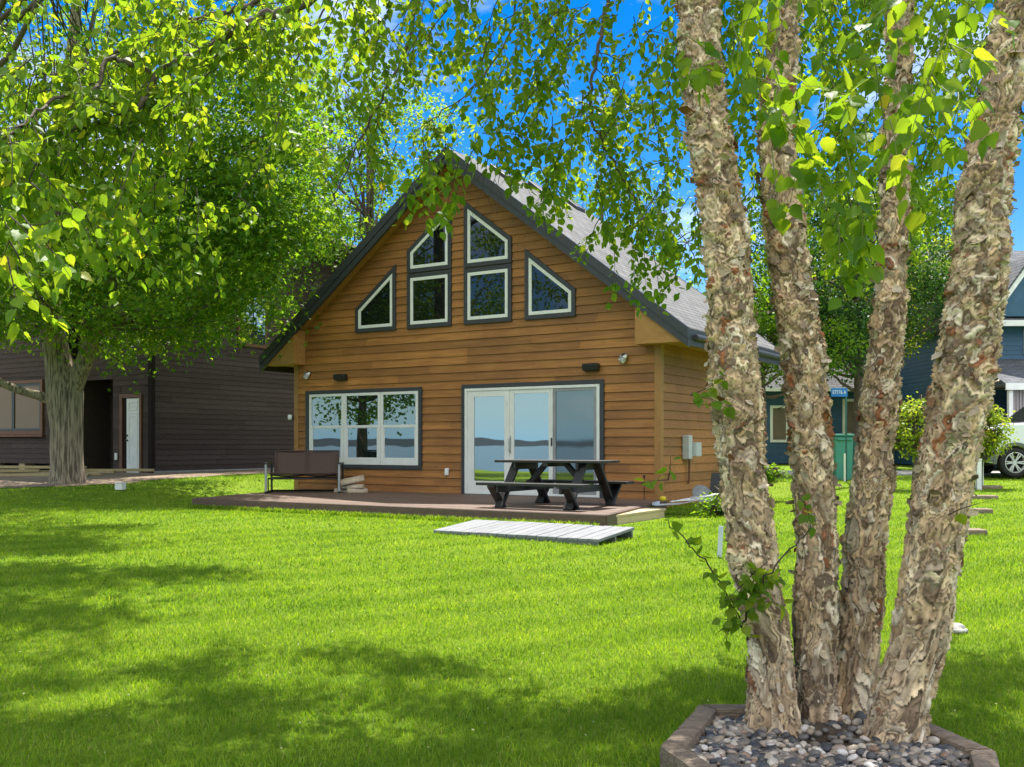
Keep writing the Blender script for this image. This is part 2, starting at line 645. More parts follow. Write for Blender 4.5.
def set_uv(o, fn):
    me = o.data
    uv = me.uv_layers.new(name='UVMap')
    for l in me.loops:
        uv.data[l.index].uv = fn(me.vertices[l.vertex_index].co)


# ------------------------------------------------------------------ ground
NQ = (-math.sin(R(31.8)), -math.cos(R(31.8)))     # towards the lake
A = R(31.8)
DX, DY = np.array([math.cos(A), -math.sin(A)]), np.array([math.sin(A), math.cos(A)])
CW = np.array([2.708, 18.3])                       # cabin right front corner


def sstep(a, b, x):
    t = np.clip((x - a) / (b - a), 0, 1)
    return t * t * (3 - 2 * t)


def cab(x, y):
    rx, ry = x - CW[0], y - CW[1]
    return rx * DX[0] + ry * DX[1], rx * DY[0] + ry * DY[1]


def gh(x, y):
    x = np.asarray(x, dtype=float)
    y = np.asarray(y, dtype=float)
    h = np.interp(y, [-50, 4.5, 14, 18, 27, 40, 200], [0, 0, .18, .30, .55, .62, .62])
    lx, ly = cab(x, y)
    # level pad round the cabin and the deck
    dd = np.maximum(np.maximum(-9.3 - lx, lx - 1.2), np.maximum(-4.45 - ly, ly - 5.5))
    w = 1 - sstep(0, 1.6, dd)
    h = h * (1 - w) + np.minimum(h, .165) * w
    q = x * NQ[0] + y * NQ[1]
    h = h - 1.1 * sstep(9.5, 14, q) - 3 * sstep(14, 40, q)
    h = h + .025 * np.sin(x * .7 + 1.3) * np.sin(y * .53) * sstep(3, 7, y) * (1 - sstep(12, 16, y))
    return h


def axis(lo, hi, fine_lo, fine_hi, step, g=1.35):
    a = list(np.arange(fine_lo, fine_hi + 1e-6, step))
    s_, v = step, fine_hi
    while v < hi:
        s_ *= g
        v += s_
        a.append(v)
    s_, v = step, fine_lo
    while v > lo:
        s_ *= g
        v -= s_
        a.insert(0, v)
    return np.array(a)


gx = axis(-2500, 2500, -24, 24, .4)
gy = axis(-2500, 2500, -16, 40, .4)
XX, YY = np.meshgrid(gx, gy)
ZZ = gh(XX, YY)
nx, ny = len(gx), len(gy)
idx = np.arange(nx * ny).reshape(ny, nx)
q4 = np.stack([idx[:-1, :-1], idx[:-1, 1:], idx[1:, 1:], idx[1:, :-1]], -1).reshape(-1)


def lawn_mat():
    m, p, L = newmat('lawn')
    t = N(m, 'ShaderNodeTexCoord')
    n1 = N(m, 'ShaderNodeTexNoise', Scale=.55, Detail=6, Roughness=.62)
    n2 = N(m, 'ShaderNodeTexNoise', Scale=34.0, Detail=6, Roughness=.75)
    mp_ = N(m, 'ShaderNodeMapping')
    mp_.inputs['Scale'].default_value = (1, .45, 1)
    L.new(t.outputs['Object'], n1.inputs['Vector'])
    L.new(t.outputs['Object'], mp_.inputs[0])
    L.new(mp_.outputs[0], n2.inputs['Vector'])
    r1 = ramp(m, [(.3, (.12, .22, .014)), (.5, (.175, .28, .018)), (.72, (.24, .33, .03))])
    r2 = ramp(m, [(.3, (.42, .47, .36)), (.5, (.85, .88, .8)), (.7, (1.3, 1.2, 1.15))])
    L.new(n1.outputs[0], r1.inputs[0])
    L.new(n2.outputs[0], r2.inputs[0])
    mm = N(m, 'ShaderNodeMixRGB', blend_type='MULTIPLY')
    mm.inputs[0].default_value = .9
    L.new(r1.outputs[0], mm.inputs[1])
    L.new(r2.outputs[0], mm.inputs[2])
    L.new(mm.outputs[0], p.inputs['Base Color'])
    p.inputs['Roughness'].default_value = .9
    p.inputs['Specular IOR Level'].default_value = .1
    b = N(m, 'ShaderNodeBump', Strength=1.0, Distance=.05)
    L.new(n2.outputs[0], b.inputs['Height'])
    L.new(b.outputs[0], p.inputs['Normal'])
    return m


M['lawn'] = lawn_mat()
g = np_mesh('lawn', np.stack([XX, YY, ZZ], -1), q4, np.full(len(q4) // 4, 4), 'lawn', smooth=True)
tag(g, kind='structure')

# lake behind the camera and the far shore (seen in the panes)
m, p, L = newmat('lake_water')
p.inputs['Base Color'].default_value = (.012, .035, .05, 1)
p.inputs['Roughness'].default_value = .12
n = N(m, 'ShaderNodeTexNoise', Scale=.6, Detail=5)
t = N(m, 'ShaderNodeTexCoord')
L.new(t.outputs['Object'], n.inputs['Vector'])
b = N(m, 'ShaderNodeBump', Strength=.5, Distance=.3)
L.new(n.outputs[0], b.inputs['Height'])
L.new(b.outputs[0], p.inputs['Normal'])
M['water'] = m
mb = MB()
nq = np.array(NQ)
tq = np.array([NQ[1], -NQ[0]])
cs = [nq * 11 + tq * 2400, nq * 11 - tq * 2400, nq * 2300 - tq * 2400, nq * 2300 + tq * 2400]
mb.add([(c[0], c[1], -.62) for c in cs], [(0, 1, 2, 3)])
w_ = mb.build('lake', 'water')
if w_.data.polygons[0].normal.z < 0:
    w_.data.flip_normals()
tag(w_, kind='structure')
M['hill'] = mat('wooded_hill', (.012, .03, .032), (.008, .02, .024), .95, .03)
mb = MB()
prev = None
for i in range(121):
    s_ = -2300 + i * 4600 / 120
    hgt = 16 + 16 * noise.noise(Vector((s_ * .0022, 3, 0))) + 7 * noise.noise(Vector((s_ * .009, 1, 0))) + 3 * noise.noise(Vector((s_ * .04, 1, 0)))
    a_ = nq * 1900 + tq * s_
    b_ = nq * 2050 + tq * s_
    c_ = nq * 2250 + tq * s_
    o_ = len(mb.v)
    mb.v += [(a_[0], a_[1], -2), (b_[0], b_[1], max(4, hgt)), (c_[0], c_[1], -2)]
    if i:
        mb.f += [(o_ - 3, o_, o_ + 1, o_ - 2), (o_ - 2, o_ + 1, o_ + 2, o_ - 1)]
        mb.mi += [0, 0]
tag(mb.build('hills', 'hill', smooth=True), kind='structure')


def patch(name, inside, x0, x1, y0, y1, st, m, lift):
    xs, ys = np.arange(x0, x1, st), np.arange(y0, y1, st)
    X, Y = np.meshgrid(xs, ys)
    id_ = np.arange(X.size).reshape(X.shape)
    cx_, cy_ = X[:-1, :-1] + st / 2, Y[:-1, :-1] + st / 2
    keep = np.array([[inside(a, b) for a, b in zip(r1_, r2_)] for r1_, r2_ in zip(cx_, cy_)])
    f = np.stack([id_[:-1, :-1], id_[:-1, 1:], id_[1:, 1:], id_[1:, :-1]], -1)[keep]
    used, inv = np.unique(f.ravel(), return_inverse=True)
    Vv = np.stack([X.ravel()[used], Y.ravel()[used], gh(X, Y).ravel()[used] + lift], -1)
    return np_mesh(name, Vv, inv, np.full(len(f), 4), m, smooth=True)


MAPLE = (-10.3, 23.4)


def soil_in(x, y):
    j = 1.1 * noise.noise(Vector((x * .5, y * .5, 4))) + .5 * noise.noise(Vector((x * 2.1, y * 2.1, 9)))
    edge = np.interp(x, [-24, -10.8, -9.8, -8.7, -6.9, 0], [21.0, 21.9, 22.4, 24.6, 28.2, 34])
    lx, ly = cab(x, y)
    if lx > -10.2 and ly > -1:
        return False
    if (x - MAPLE[0]) ** 2 + (y - MAPLE[1]) ** 2 < (1.0 + .8 * j) ** 2:
        return True
    return y > edge + j * .6 and x < -2


tag(patch('soil', soil_in, -24, 0, 19.6, 38, .12, 'soil', .012), kind='structure')
mb = MB()
mb.prism([(4.5, 26.6), (40, 26.6), (40, 29.4), (4.5, 29.4)], .40, .60, axis='z')
tag(mb.build('driveway', 'concrete', bevel=.02), kind='structure')
# ================================================================== cabin
ZB = .35
cabin = thing('cabin', 'brown cedar cabin with steep grey shingled gable and six upper windows', 'cabin', (CW[0], CW[1], ZB), -A)
CM = Matrix.Translation((CW[0], CW[1], ZB)) @ Matrix.Rotation(-A, 4, 'Z')


def cw(x, y, z=0):
    return CM @ Vector((x, y, z))


WL, DEP, MID = -9.05, 4.85, -4.5
PK, EV, SL = 7.05, .70, .765


def rtop(x):
    return PK - SL * abs(x - MID)


def lap(mb, x0f, x1f, z0, z1, step, plane, sign, cuts=(), bl=3.0, proud=.030):
    """lap boards; plane(u, off, z) -> point"""
    z = z0
    while z < z1 - .01:
        zt = min(z + step, z1)
        a0, a1, b0, b1 = x0f(z), x1f(z), x0f(zt), x1f(zt)
        if a1 - a0 < .05:
            break
        segs = [(z, zt)]
        us = [0]
        u = random.uniform(.15, 1) * bl
        while u < (a1 - a0) - .4:
            us.append(u)
            u += random.uniform(.8, 1.5) * bl
        us.append(a1 - a0)
        for i in range(len(us) - 1):
            f0, f1 = us[i] / (a1 - a0), us[i + 1] / (a1 - a0)
            p0, p1 = a0 + us[i] + .0012, a0 + us[i + 1] - .0012
            t0, t1 = b0 + (b1 - b0) * f0 + .0012, b0 + (b1 - b0) * f1 - .0012
            e = random.uniform(-.002, .002)
            vs = [plane(p0, proud + e, z), plane(p1, proud + e, z), plane(t1, .004, zt), plane(t0, .004, zt),
                  plane(p0, 0, z), plane(p1, 0, z)]
            mb.add(vs, [(0, 1, 2, 3), (0, 4, 5, 1)])
        z = zt


# walls
mb = MB()
core = MB()
core.prism([(WL, -.35), (0, -.35), (0, 3.2), (0, rtop(0) - .22), (MID, PK - .24), (WL, rtop(WL) - .22)], 0, DEP)
core.build('wall_core', 'cedar_trim', cabin)
STEP = .168
lap(mb, lambda z: WL + .10 if z < 3.4 else MID - (PK - .1 - z) / SL, lambda z: -.10 if z < 3.4 else MID + (PK - .1 - z) / SL,
    -.02, PK - .25, STEP, lambda u, o, z: (u, -o, z), 1)
fw = mb.build('front_wall', 'siding', cabin)
mb = MB()
lap(mb, lambda z: .10, lambda z: DEP, -.2, 2.95, STEP, lambda u, o, z: (o, u, z), 1)
mb.build('side_wall', 'siding', cabin)
mb = MB()
lap(mb, lambda z: .10, lambda z: DEP, -.2, 2.95, STEP, lambda u, o, z: (WL - o, u, z), 1)
mb.build('side_wall', 'siding', cabin)
for x in (WL, 0):
    mb = MB()
    s_ = 1 if x == 0 else -1
    xa, xb = sorted((x - s_ * .10, x + s_ * .032))
    mb.box(xa, xb, -.034, 0.0, -.12, 2.86)
    xa, xb = sorted((x, x + s_ * .032))
    mb.box(xa, xb, .0, .10, -.12, 2.86)
    mb.build('corner_board', 'cedar_trim', cabin, bevel=.004)

# roof planes (0.16 thick), fascia, soffits
OV = .42
TH = .14
rf = MB()
for s_ in (1, -1):
    xe = (0 + EV) if s_ > 0 else (WL - EV)
    ze = rtop(xe)
    vs = [(MID, -OV, PK), (xe, -OV, ze), (xe, DEP + .4, ze), (MID, DEP + .4, PK)]
    vs += [(a, b_, c - TH) for a, b_, c in vs]
    f = [(0, 1, 2, 3), (4, 7, 6, 5), (0, 4, 5, 1), (1, 5, 6, 2), (2, 6, 7, 3)]
    rf.add(vs, f)
ro = rf.build('roof', 'shingle', cabin)
set_uv(ro, lambda co: (co.y, (co.x - MID) * 1.26 if True else 0))
for yy in (1.0, 2.6, 4.2):
    rv = MB()
    rv.prism([(MID + .10, PK - .09), (MID + .55, PK - .43), (MID + .55, PK - .33), (MID + .14, PK + .0)], yy, yy + .42)
    vent = rv.build('roof_vent', 'charcoal', ro, bevel=.02)
for s_ in (1, -1):
    fa = MB()
    xe = (0 + EV + .02) if s_ > 0 else (WL - EV - .02)
    for (o0, d0, d1, lift) in ((OV + .035, .0, .19, .015), (OV + .012, .18, .33, .0)):
        za, zb = PK + lift, rtop(xe) + lift
        vs = [(MID, -o0, za - d0), (xe, -o0, zb - d0), (xe, -o0, zb - d1), (MID, -o0, za - d1)]
        vs += [(a, -OV + .06, c) for a, b_, c in vs]
        fa.add(vs, [(0, 3, 2, 1), (4, 5, 6, 7), (0, 1, 5, 4), (2, 3, 7, 6), (1, 2, 6, 5), (0, 4, 7, 3)])
    x0, x1 = sorted((xe, xe - s_ * .035))
    fa.box(x0, x1, -OV + .062, DEP + .4, rtop(xe) - .30, rtop(xe) - .012)
    # back rake
    vs = [(MID, DEP + .44, PK + .01), (xe, DEP + .44, rtop(xe) + .01), (xe, DEP + .44, rtop(xe) - .25), (MID, DEP + .44, PK - .25)]
    vs += [(a, b_ - .038, c) for a, b_, c in vs]
    fa.add(vs, [(0, 3, 2, 1), (4, 5, 6, 7), (0, 1, 5, 4), (2, 3, 7, 6), (1, 2, 6, 5), (0, 4, 7, 3)])
    fa.build('fascia', 'charcoal', ro)
for s_ in (1, -1):
    sf = MB()
    xe = (0 + EV - .03) if s_ > 0 else (WL - EV + .03)
    xw = (.0 + .036) if s_ > 0 else WL - .036
    x0, x1 = sorted((xe, xw))
    sf.box(x0, x1, .001, DEP + .3, 2.86, 2.885)
    # boxed gable return
    xi = (-.32) if s_ > 0 else WL + .32
    poly = [(xi, 2.83), (xe, 2.83), (xe, rtop(xe) - .20), (xi, rtop(xi) - .20)]
    if s_ < 0:
        poly = poly[::-1]
    sf.prism(poly, -OV + .03, -.03)
    # rake soffit
    vs = [(MID, -OV + .05, PK - TH - .02), (xi, -OV + .05, rtop(xi) - TH - .02), (xi, -.004, rtop(xi) - TH - .02), (MID, -.004, PK - TH - .02)]
    vs += [(a, b_, c - .02) for a, b_, c in vs]
    sf.add(vs, [(0, 1, 2, 3), (4, 7, 6, 5), (0, 4, 5, 1), (1, 5, 6, 2), (2, 6, 7, 3), (3, 7, 4, 0)])
    sf.build('soffit', 'soffit', ro)
gt = MB()
gt.tube([(EV + .07, -.2, 2.86 + .05), (EV + .07, DEP + .38, 2.87 + .05)], [.055, .055], 8)
gt.build('gutter', 'charcoal', ro, smooth=False)


def inset(poly, w):
    n = len(poly)
    cx_ = sum(p[0] for p in poly) / n
    cz_ = sum(p[1] for p in poly) / n
    ls = []
    for i in range(n):
        (x0, z0), (x1, z1) = poly[i], poly[(i + 1) % n]
        dx, dz = x1 - x0, z1 - z0
        l = math.hypot(dx, dz)
        nx_, nz_ = -dz / l, dx / l
        if (cx_ - x0) * nx_ + (cz_ - z0) * nz_ < 0:
            nx_, nz_ = -nx_, -nz_
        ls.append((x0 + nx_ * w, z0 + nz_ * w, dx, dz))
    out_ = []
    for i in range(n):
        x0, z0, dx0, dz0 = ls[i - 1]
        x1, z1, dx1, dz1 = ls[i]
        den = dx0 * dz1 - dz0 * dx1
        t_ = ((x1 - x0) * dz1 - (z1 - z0) * dx1) / den
        out_.append((x0 + dx0 * t_, z0 + dz0 * t_))
    return out_


def gable_window(poly):
    w = MB()
    i1, i2 = inset(poly, .085), inset(poly, .155)
    w.ring(poly, i1, -.058, -.004)
    o = w.build('window', 'charcoal', cabin, bevel=.004)
    f = MB()
    f.ring(inset(poly, .088), i2, -.052, -.028)
    f.build('frame', 'white_frame', o, bevel=.004)
    gp = MB()
    gp.prism(inset(poly, .15), -.034, -.030)
    gp.build('pane', 'glass', o)
    return o


for poly in ([(-7.23, 3.47), (-6.1, 3.47), (-6.1, 4.88), (-7.23, 4.0)],
             [(-5.79, 4.655), (-4.64, 4.655), (-4.64, 6.02), (-5.79, 5.14)],
             [(-5.79, 3.47), (-4.64, 3.47), (-4.64, 4.635), (-5.79, 4.635)],
             [(-4.32, 4.635), (-3.17, 4.635), (-3.17, 5.14), (-4.32, 6.02)],
             [(-4.32, 3.47), (-3.17, 3.47), (-3.17, 4.615), (-4.32, 4.615)],
             [(-2.86, 3.47), (-1.73, 3.47), (-1.73, 4.0), (-2.86, 4.88)]):
    gable_window(poly)


def rect(x0, x1, z0, z1):
    return [(x0, z0), (x1, z0), (x1, z1), (x0, z1)]


# triple double-hung window
w = MB()
w.ring(rect(-8.70, -5.40, .48, 2.23), rect(-8.60, -5.485, .565, 2.15), -.060, -.004)
tw = w.build('window', 'charcoal', cabin, bevel=.004)
tw['label'] = 'triple double-hung window with white frames'
w = MB()
xs = [-8.597, -7.555, -6.515, -5.488]
for i in range(3):
    a, b_ = xs[i] + .004, xs[i + 1] - .004
    w = MB()
    w.ring(rect(a, b_, .568, 2.147), rect(a + .07, b_ - .07, .68, 2.085), -.054, -.026)
    w.box(a + .0705, b_ - .0705, -.050, -.026, 1.385, 1.435)
    w.ring(rect(a + .072, b_ - .072, .682, 1.384), rect(a + .105, b_ - .105, .725, 1.37), -.044, -.026)
    w.build('frame', 'white_frame', tw, bevel=.005)
for i in range(3):
    gp = MB()
    gp.prism(rect(xs[i] + .09, xs[i + 1] - .09, .69, 1.40), -.034, -.030)
    gp.prism(rect(xs[i] + .07, xs[i + 1] - .07, 1.42, 2.09), -.038, -.034)
    gp.build('pane', 'lower_glass', tw)

# three panel sliding door
w = MB()
o_, i_ = [(-4.38, .0), (-4.38, 2.24), (-1.12, 2.24), (-1.12, .0)], None
w.box(-4.38, -4.295, -.060, -.004, .0, 2.24)
w.box(-1.205, -1.12, -.060, -.004, .0, 2.24)
w.box(-4.2945, -1.2055, -.060, -.004, 2.155, 2.24)
dr = w.build('sliding_door', 'charcoal', cabin, bevel=.004)
w = MB()
w.ring(rect(-4.293, -1.207, .005, 2.153), rect(-4.23, -1.27, .05, 2.10), -.066, -.026)
w.ring(rect(-4.228, -3.22, .052, 2.098), rect(-4.07, -3.34, .27, 1.98), -.050, -.026)
w.ring(rect(-3.218, -2.245, .052, 2.098), rect(-3.11, -2.32, .22, 2.02), -.044, -.026)
w.box(-2.262, -2.225, -.058, -.0265, .052, 2.098)
w.build('frame', 'white_frame', dr, bevel=.005)
w = MB()
w.ring(rect(-2.223, -1.272, .052, 2.098), rect(-2.16, -1.335, .15, 2.04), -.052, -.026)
w.build('screen_frame', 'screen_frame', dr, bevel=.004)
for a, b_, z0, z1, mm in ((-4.08, -3.33, .26, 1.99, 'door_glass'), (-3.12, -2.31, .21, 2.03, 'door_glass'), (-2.17, -1.325, .14, 2.05, 'screen')):
    gp = MB()
    gp.prism(rect(a, b_, z0, z1), -.034, -.030)
    gp.build('pane', mm, dr)
w = MB()
w.tube([(-3.20, -.05, .85), (-3.20, -.09, .90), (-3.20, -.09, 1.12), (-3.20, -.05, 1.17)], [.012] * 4, 6)
w.box(-3.215, -3.185, -.056, -.044, .83, 1.19)
w.build('handle', 'grey_metal', dr)
w = MB()
w.box(-2.258, -2.228, -.075, -.0585, .98, 1.14)
w.build('latch', 'black_plastic', dr, bevel=.004)
mb = MB()
mb.box(-4.40, -1.10, -.11, -.0365, -.035, .0)
mb.build('threshold', 'charcoal', dr)


# wall fixtures
def cthing(name, label, cat, x, y, z, group=None):
    o = thing(name, label, cat, cw(x, y, z), -A, group)
    return o


def floodlight(x, z, label):
    t_ = cthing('floodlight', label, 'floodlight', x, -.026, z, 'twin head floodlights on the cabin front')
    b_ = MB()
    b_.lathe([(.055, 0), (.055, .025), (.03, .04)], 16, 0, Matrix.Rotation(R(90), 4, 'X'))
    b_.build('base', 'black_plastic', t_, smooth=False)
    for s_, mm in ((-1, 'grey_metal'), (1, 'white_paint')):
        h = MB()
        m_ = Matrix.Translation((s_ * .05, -.06, -.01)) @ Matrix.Rotation(s_ * R(38), 4, 'Y') @ Matrix.Rotation(R(155 if s_ < 0 else 165), 4, 'X')
        h.lathe([(.018, -.03), (.034, 0), (.04, .04), (.062, .11), (.066, .135), (.058, .136)], 18, 0, m_)
        hd = h.build('lamp_head', mm if s_ > 0 else 'grey_metal', t_, smooth=True)
        h = MB()
        h.lathe([(.054, .13), (.05, .14), (.001, .145)], 18, 0, m_)
        h.build('lens', 'lens', hd, smooth=True)
        h = MB()
        h.tube([(0, -.03, 0), (s_ * .03, -.05, 0), (s_ * .05, -.06, -.01)], [.012, .012, .014], 6)
        h.build('arm', 'black_plastic', t_)


floodlight(-8.62, 2.64, 'twin head floodlight above the left end of the triple window')
floodlight(-.70, 2.66, 'twin head floodlight near the right corner of the cabin front')


def speaker(x, z, label):
    t_ = cthing('wall_speaker', label, 'speaker', x, -.026, z, 'black wall speakers on the cabin front')
    b_ = MB()
    b_.prism([(-.0, -.075), (-.13, -.055), (-.15, .05), (-.12, .075), (0, .075)], -.16, .16, axis='x')
    b_.build('housing', 'black_plastic', t_, bevel=.015)
    b_ = MB()
    b_.prism([(-.1385, -.05), (-.1435, -.05), (-.157, .045), (-.152, .045)], -.14, .14, axis='x')
    b_.build('grille', 'dark_metal', t_)


speaker(-7.62, 2.50, 'small black wall speaker above the triple window')
speaker(-1.37, 2.47, 'small black wall speaker above the right end of the sliding door')
t_ = cthing('outlet_cover', 'white outdoor outlet cover on siding left of the sliding door', 'outlet', -4.75, -.024, .44)
b_ = MB()
b_.box(-.045, .045, -.05, .0, -.07, .07)
b_.build('cover', 'white_paint', t_, bevel=.012)
b_ = MB()
b_.box(-.05, .05, -.012, .001, .0705, .08)
b_.build('hinge', 'white_paint', t_)
# electric meter box on the side wall
t_ = thing('meter_box', 'grey electric meter box with conduit on the cabin side wall', 'meter box', cw(.026, 1.15, .95), -A)
b_ = MB()
b_.box(0, .14, -.15, .03, -.22, .24)
b_.build('cabinet', 'grey_box', t_, bevel=.01)
b_ = MB()
b_.box(0, .22, .045, .30, -.17, .10)
b_.build('door', 'grey_box', t_, bevel=.01)
b_ = MB()
b_.tube([(.06, .06, -.17), (.06, .06, -.62), (.03, .06, -.70)], [.022, .022, .022], 8)
b_.build('conduit', 'rust_trim', t_)
# small light on the left corner
t_ = cthing('corner_lamp', 'small white lamp on the left corner board of cabin', 'lamp', WL - .034, -.02, 1.62)
b_ = MB()
b_.box(-.03, .0, -.06, .0, -.05, .05)
b_.build('base', 'black_plastic', t_, bevel=.006)
b_ = MB()
b_.lathe([(.03, 0), (.05, .03), (.05, .10), (.03, .12)], 12, 0, Matrix.Translation((-.06, -.08, -.04)))
b_.build('lamp_shade', 'white_paint', t_, smooth=True)
# little lamp beside the tall gable window
t_ = cthing('gable_lamp', 'small pale lamp beside the peak of the tall left gable window', 'lamp', -4.86, -.06, 5.80)
b_ = MB()
b_.box(-.035, .035, -.03, .0, -.045, .045)
b_.build('base', 'grey_metal', t_, bevel=.006)
b_ = MB()
b_.lathe([(.02, 0), (.05, .05), (.07, .14), (.062, .145)], 14, 0, Matrix.Translation((.0, -.03, .02)) @ Matrix.Rotation(R(118), 4, 'X') @ Matrix.Rotation(R(20), 4, 'Y'))
b_.build('lamp_shade', 'white_paint', t_, smooth=True)
# hook stake by the corner
t_ = thing('garden_stake', 'thin black metal stake standing against the cabin right corner', 'stake', cw(-.26, -.12, .0), -A)
b_ = MB()
b_.tube([(0, 0, -.05), (0, 0, .42)], [.009, .009], 6)
b_.build('rod', 'dark_metal', t_)
b_ = MB()
b_.lathe([(.02, .40), (.026, .42), (.02, .44), (.004, .45)], 10)
b_.build('cap', 'dark_metal', t_, smooth=True)

# ================================================================== deck
deck = thing('wooden_deck', 'low brown wooden deck running along the cabin front', 'deck', (CW[0], CW[1], ZB), -A)
FL, FR, BL, BR = (-7.71, -4.07), (.95, -4.25), (-8.75, -.06), (.12, -.06)
pl = MB()
y = -.066
n_ = 0
while y > -4.05:
    y1 = y - .138
    def xl(v): return BL[0] + (FL[0] - BL[0]) * (v - BL[1]) / (FL[1] - BL[1])
    def xr(v): return BR[0] + (FR[0] - BR[0]) * (v - BR[1]) / (FR[1] - BR[1])
    xs_ = [xl(y)]
    u = xl(y) + random.uniform(1.2, 4.8)
    while u < xr(y) - .6:
        xs_.append(u)
        u += random.uniform(3.2, 4.8)
    xs_.append(xr(y))
    for i in range(len(xs_) - 1):
        a0 = xl(y) if i == 0 else xs_[i] + .002
        a1 = xl(y1) if i == 0 else xs_[i] + .002
        b0 = xr(y) if i == len(xs_) - 2 else xs_[i + 1] - .002
        b1 = xr(y1) if i == len(xs_) - 2 else xs_[i + 1] - .002
        e = random.uniform(-.002, .002)
        pl.prism([(a1, y1), (b1, y1), (b0, y), (a0, y)], -.028 + e, 0 + e, axis='z')
    y = y1 - .006
yend = y + .006
pl.build('planks', 'deck', deck, bevel=.003, seg=1)
fs = MB()
pts = [(xl(yend), yend - .002), (xr(yend), yend - .002)]
fs.bar((pts[0][0] - .02, pts[0][1] - .022, -.13), (pts[1][0] + .02, pts[1][1] - .022, -.13), .036, .25)
fs.bar((xl(-.06) - .02, -.06, -.13), (pts[0][0] - .02, pts[0][1] + .0, -.13), .036, .25)
fs.bar((xr(-.06) + .02, -.06, -.13), (pts[1][0] + .02, pts[1][1] + .0, -.13), .036, .25)
fs.build('fascia', 'deck_fascia', deck, bevel=.004)
sk = MB()
sk.bar((-2.4, yend - .045, -.235), (-.2, yend - .045, -.235), .02, .06)
sk.build('skirt_board', 'deck_fascia', deck)

# pale new step on the right
st = thing('wooden_step', 'pale new lumber step box at the right end of deck', 'step', (1.70, 15.6, .0), -A)
mb = MB()
for k in range(4):
    mb.box(-.29 + .147 * k, -.29 + .147 * k + .141, -1.05, 1.1, .275, .312)
mb.build('tread', 'pale_wood', st, bevel=.005)
mb = MB()
mb.box(-.28, .28, -1.03, -.99, .12, .2735)
mb.box(-.28, -.24, -.989, 1.05, .12, .2735)
mb.box(.24, .28, -.989, 1.05, .12, .2735)
mb.build('riser', 'pale_wood', st, bevel=.004)

# grey boardwalk section lying in front of the deck
bwk = thing('boardwalk_section', 'grey weathered boardwalk section lying on grass before the deck', 'boardwalk', (.24, 13.03, .262), -R(33))
bwk.rotation_euler = (R(4.6), 0, -R(33))
mb = MB()
k = -1.22
while k < 1.18:
    mb.box(k, k + .134, -.49, .49, -.037, .0 + random.uniform(-.003, .003))
    k += .1465
mb.build('planks', 'grey_board', bwk, bevel=.004, seg=1)
for y_ in (-.48, -.02, .44):
    mb = MB()
    mb.box(-1.21, 1.24, y_, y_ + .038, -.13, -.0375)
    mb.build('joist', 'grey_board', bwk, bevel=.003)

# ================================================================== picnic table
tb = thing('picnic_table', 'black picnic table with attached benches on deck before the sliding door', 'picnic table', (.72, 16.3, ZB + .002), -A)
TL = 1.92
mb = MB()
for k in range(5):
    y0 = -.375 + k * .152
    mb.box(-TL / 2 + random.uniform(-.006, .006), TL / 2 + random.uniform(-.006, .006), y0, y0 + .142, .712, .752)
mb.build('tabletop', 'black_wood', tb, bevel=.006)
for s_ in (-1, 1):
    mb = MB()
    for k in range(2):
        y0 = s_ * .78 - .145 + k * .15
        mb.box(-TL / 2 + .0, TL / 2, y0, y0 + .142, .355, .40)
    mb.build('bench_seat', 'black_wood', tb, bevel=.006)
for s_ in (-1, 1):
    xx = s_ * .62
    for t2 in (-1, 1):
        mb = MB()
        mb.bar((xx, t2 * .22, .71), (xx, t2 * .76, .0), .05, .15, 0, (1, 0, 0))
        mb.build('leg', 'black_wood', tb, bevel=.006)
        mb = MB()
        mb.bar((xx + s_ * .051, t2 * .92, .354), (xx + s_ * .051, t2 * .58, .0), .05, .14, 0, (1, 0, 0))
        mb.build('bench_leg', 'black_wood', tb, bevel=.006)
    mb = MB()
    mb.box(xx - .023 - .047 * s_, xx + .022 - .047 * s_, -.9, .9, .245, .354)
    mb.build('cross_beam', 'black_wood', tb, bevel=.006)
    mb = MB()
    mb.box(xx - .023 - .047 * s_, xx + .022 - .047 * s_, -.37, .37, .60, .711)
    mb.build('top_batten', 'black_wood', tb, bevel=.006)
    mb = MB()
    mb.bar((s_ * .18, .0, .705), (s_ * .56, .0, .30), .07, .085, 0, (0, 0, 1))
    mb.build('brace', 'black_wood', tb, bevel=.005)
mb = MB()
mb.box(-.05, .05, -.37, .37, .65, .711)
mb.build('top_batten', 'black_wood', tb, bevel=.005)

# ================================================================== glider bench
gl = thing('glider_bench', 'brown sling glider bench with grey posts at the left end of deck', 'bench', (-4.36, 21.05, ZB + .002), R(4))
mb = MB()
nseg = 14
for part, prof in (('seat', [(-.30, .40), (-.22, .385), (0, .365), (.22, .37)]), ('backrest', [(.22, .37), (.28, .50), (.34, .67), (.39, .85)])):
    mb = MB()
    for x0, x1 in ((-.66, -.005), (.005, .66)):
        o_ = len(mb.v)
        for i in range(nseg + 1):
            t2 = i / nseg * (len(prof) - 1)
            k = min(int(t2), len(prof) - 2)
            f_ = t2 - k
            y_ = prof[k][0] * (1 - f_) + prof[k + 1][0] * f_
            z_ = prof[k][1] * (1 - f_) + prof[k + 1][1] * f_
            for j in range(7):
                u = j / 6
                sag = -.025 * (1 - (2 * u - 1) ** 2)
                mb.v.append((x0 + (x1 - x0) * u, y_ - (sag if part == 'backrest' else 0) * 1, z_ + (sag if part == 'seat' else 0)))
        for i in range(nseg):
            for j in range(6):
                a = o_ + i * 7 + j
                mb.f.append((a, a + 1, a + 8, a + 7))
                mb.mi.append(0)
    o = mb.build(part, 'sling', gl, smooth=True)
    sol = o.modifiers.new('thick', 'SOLIDIFY')
    sol.thickness = .015
mb = MB()
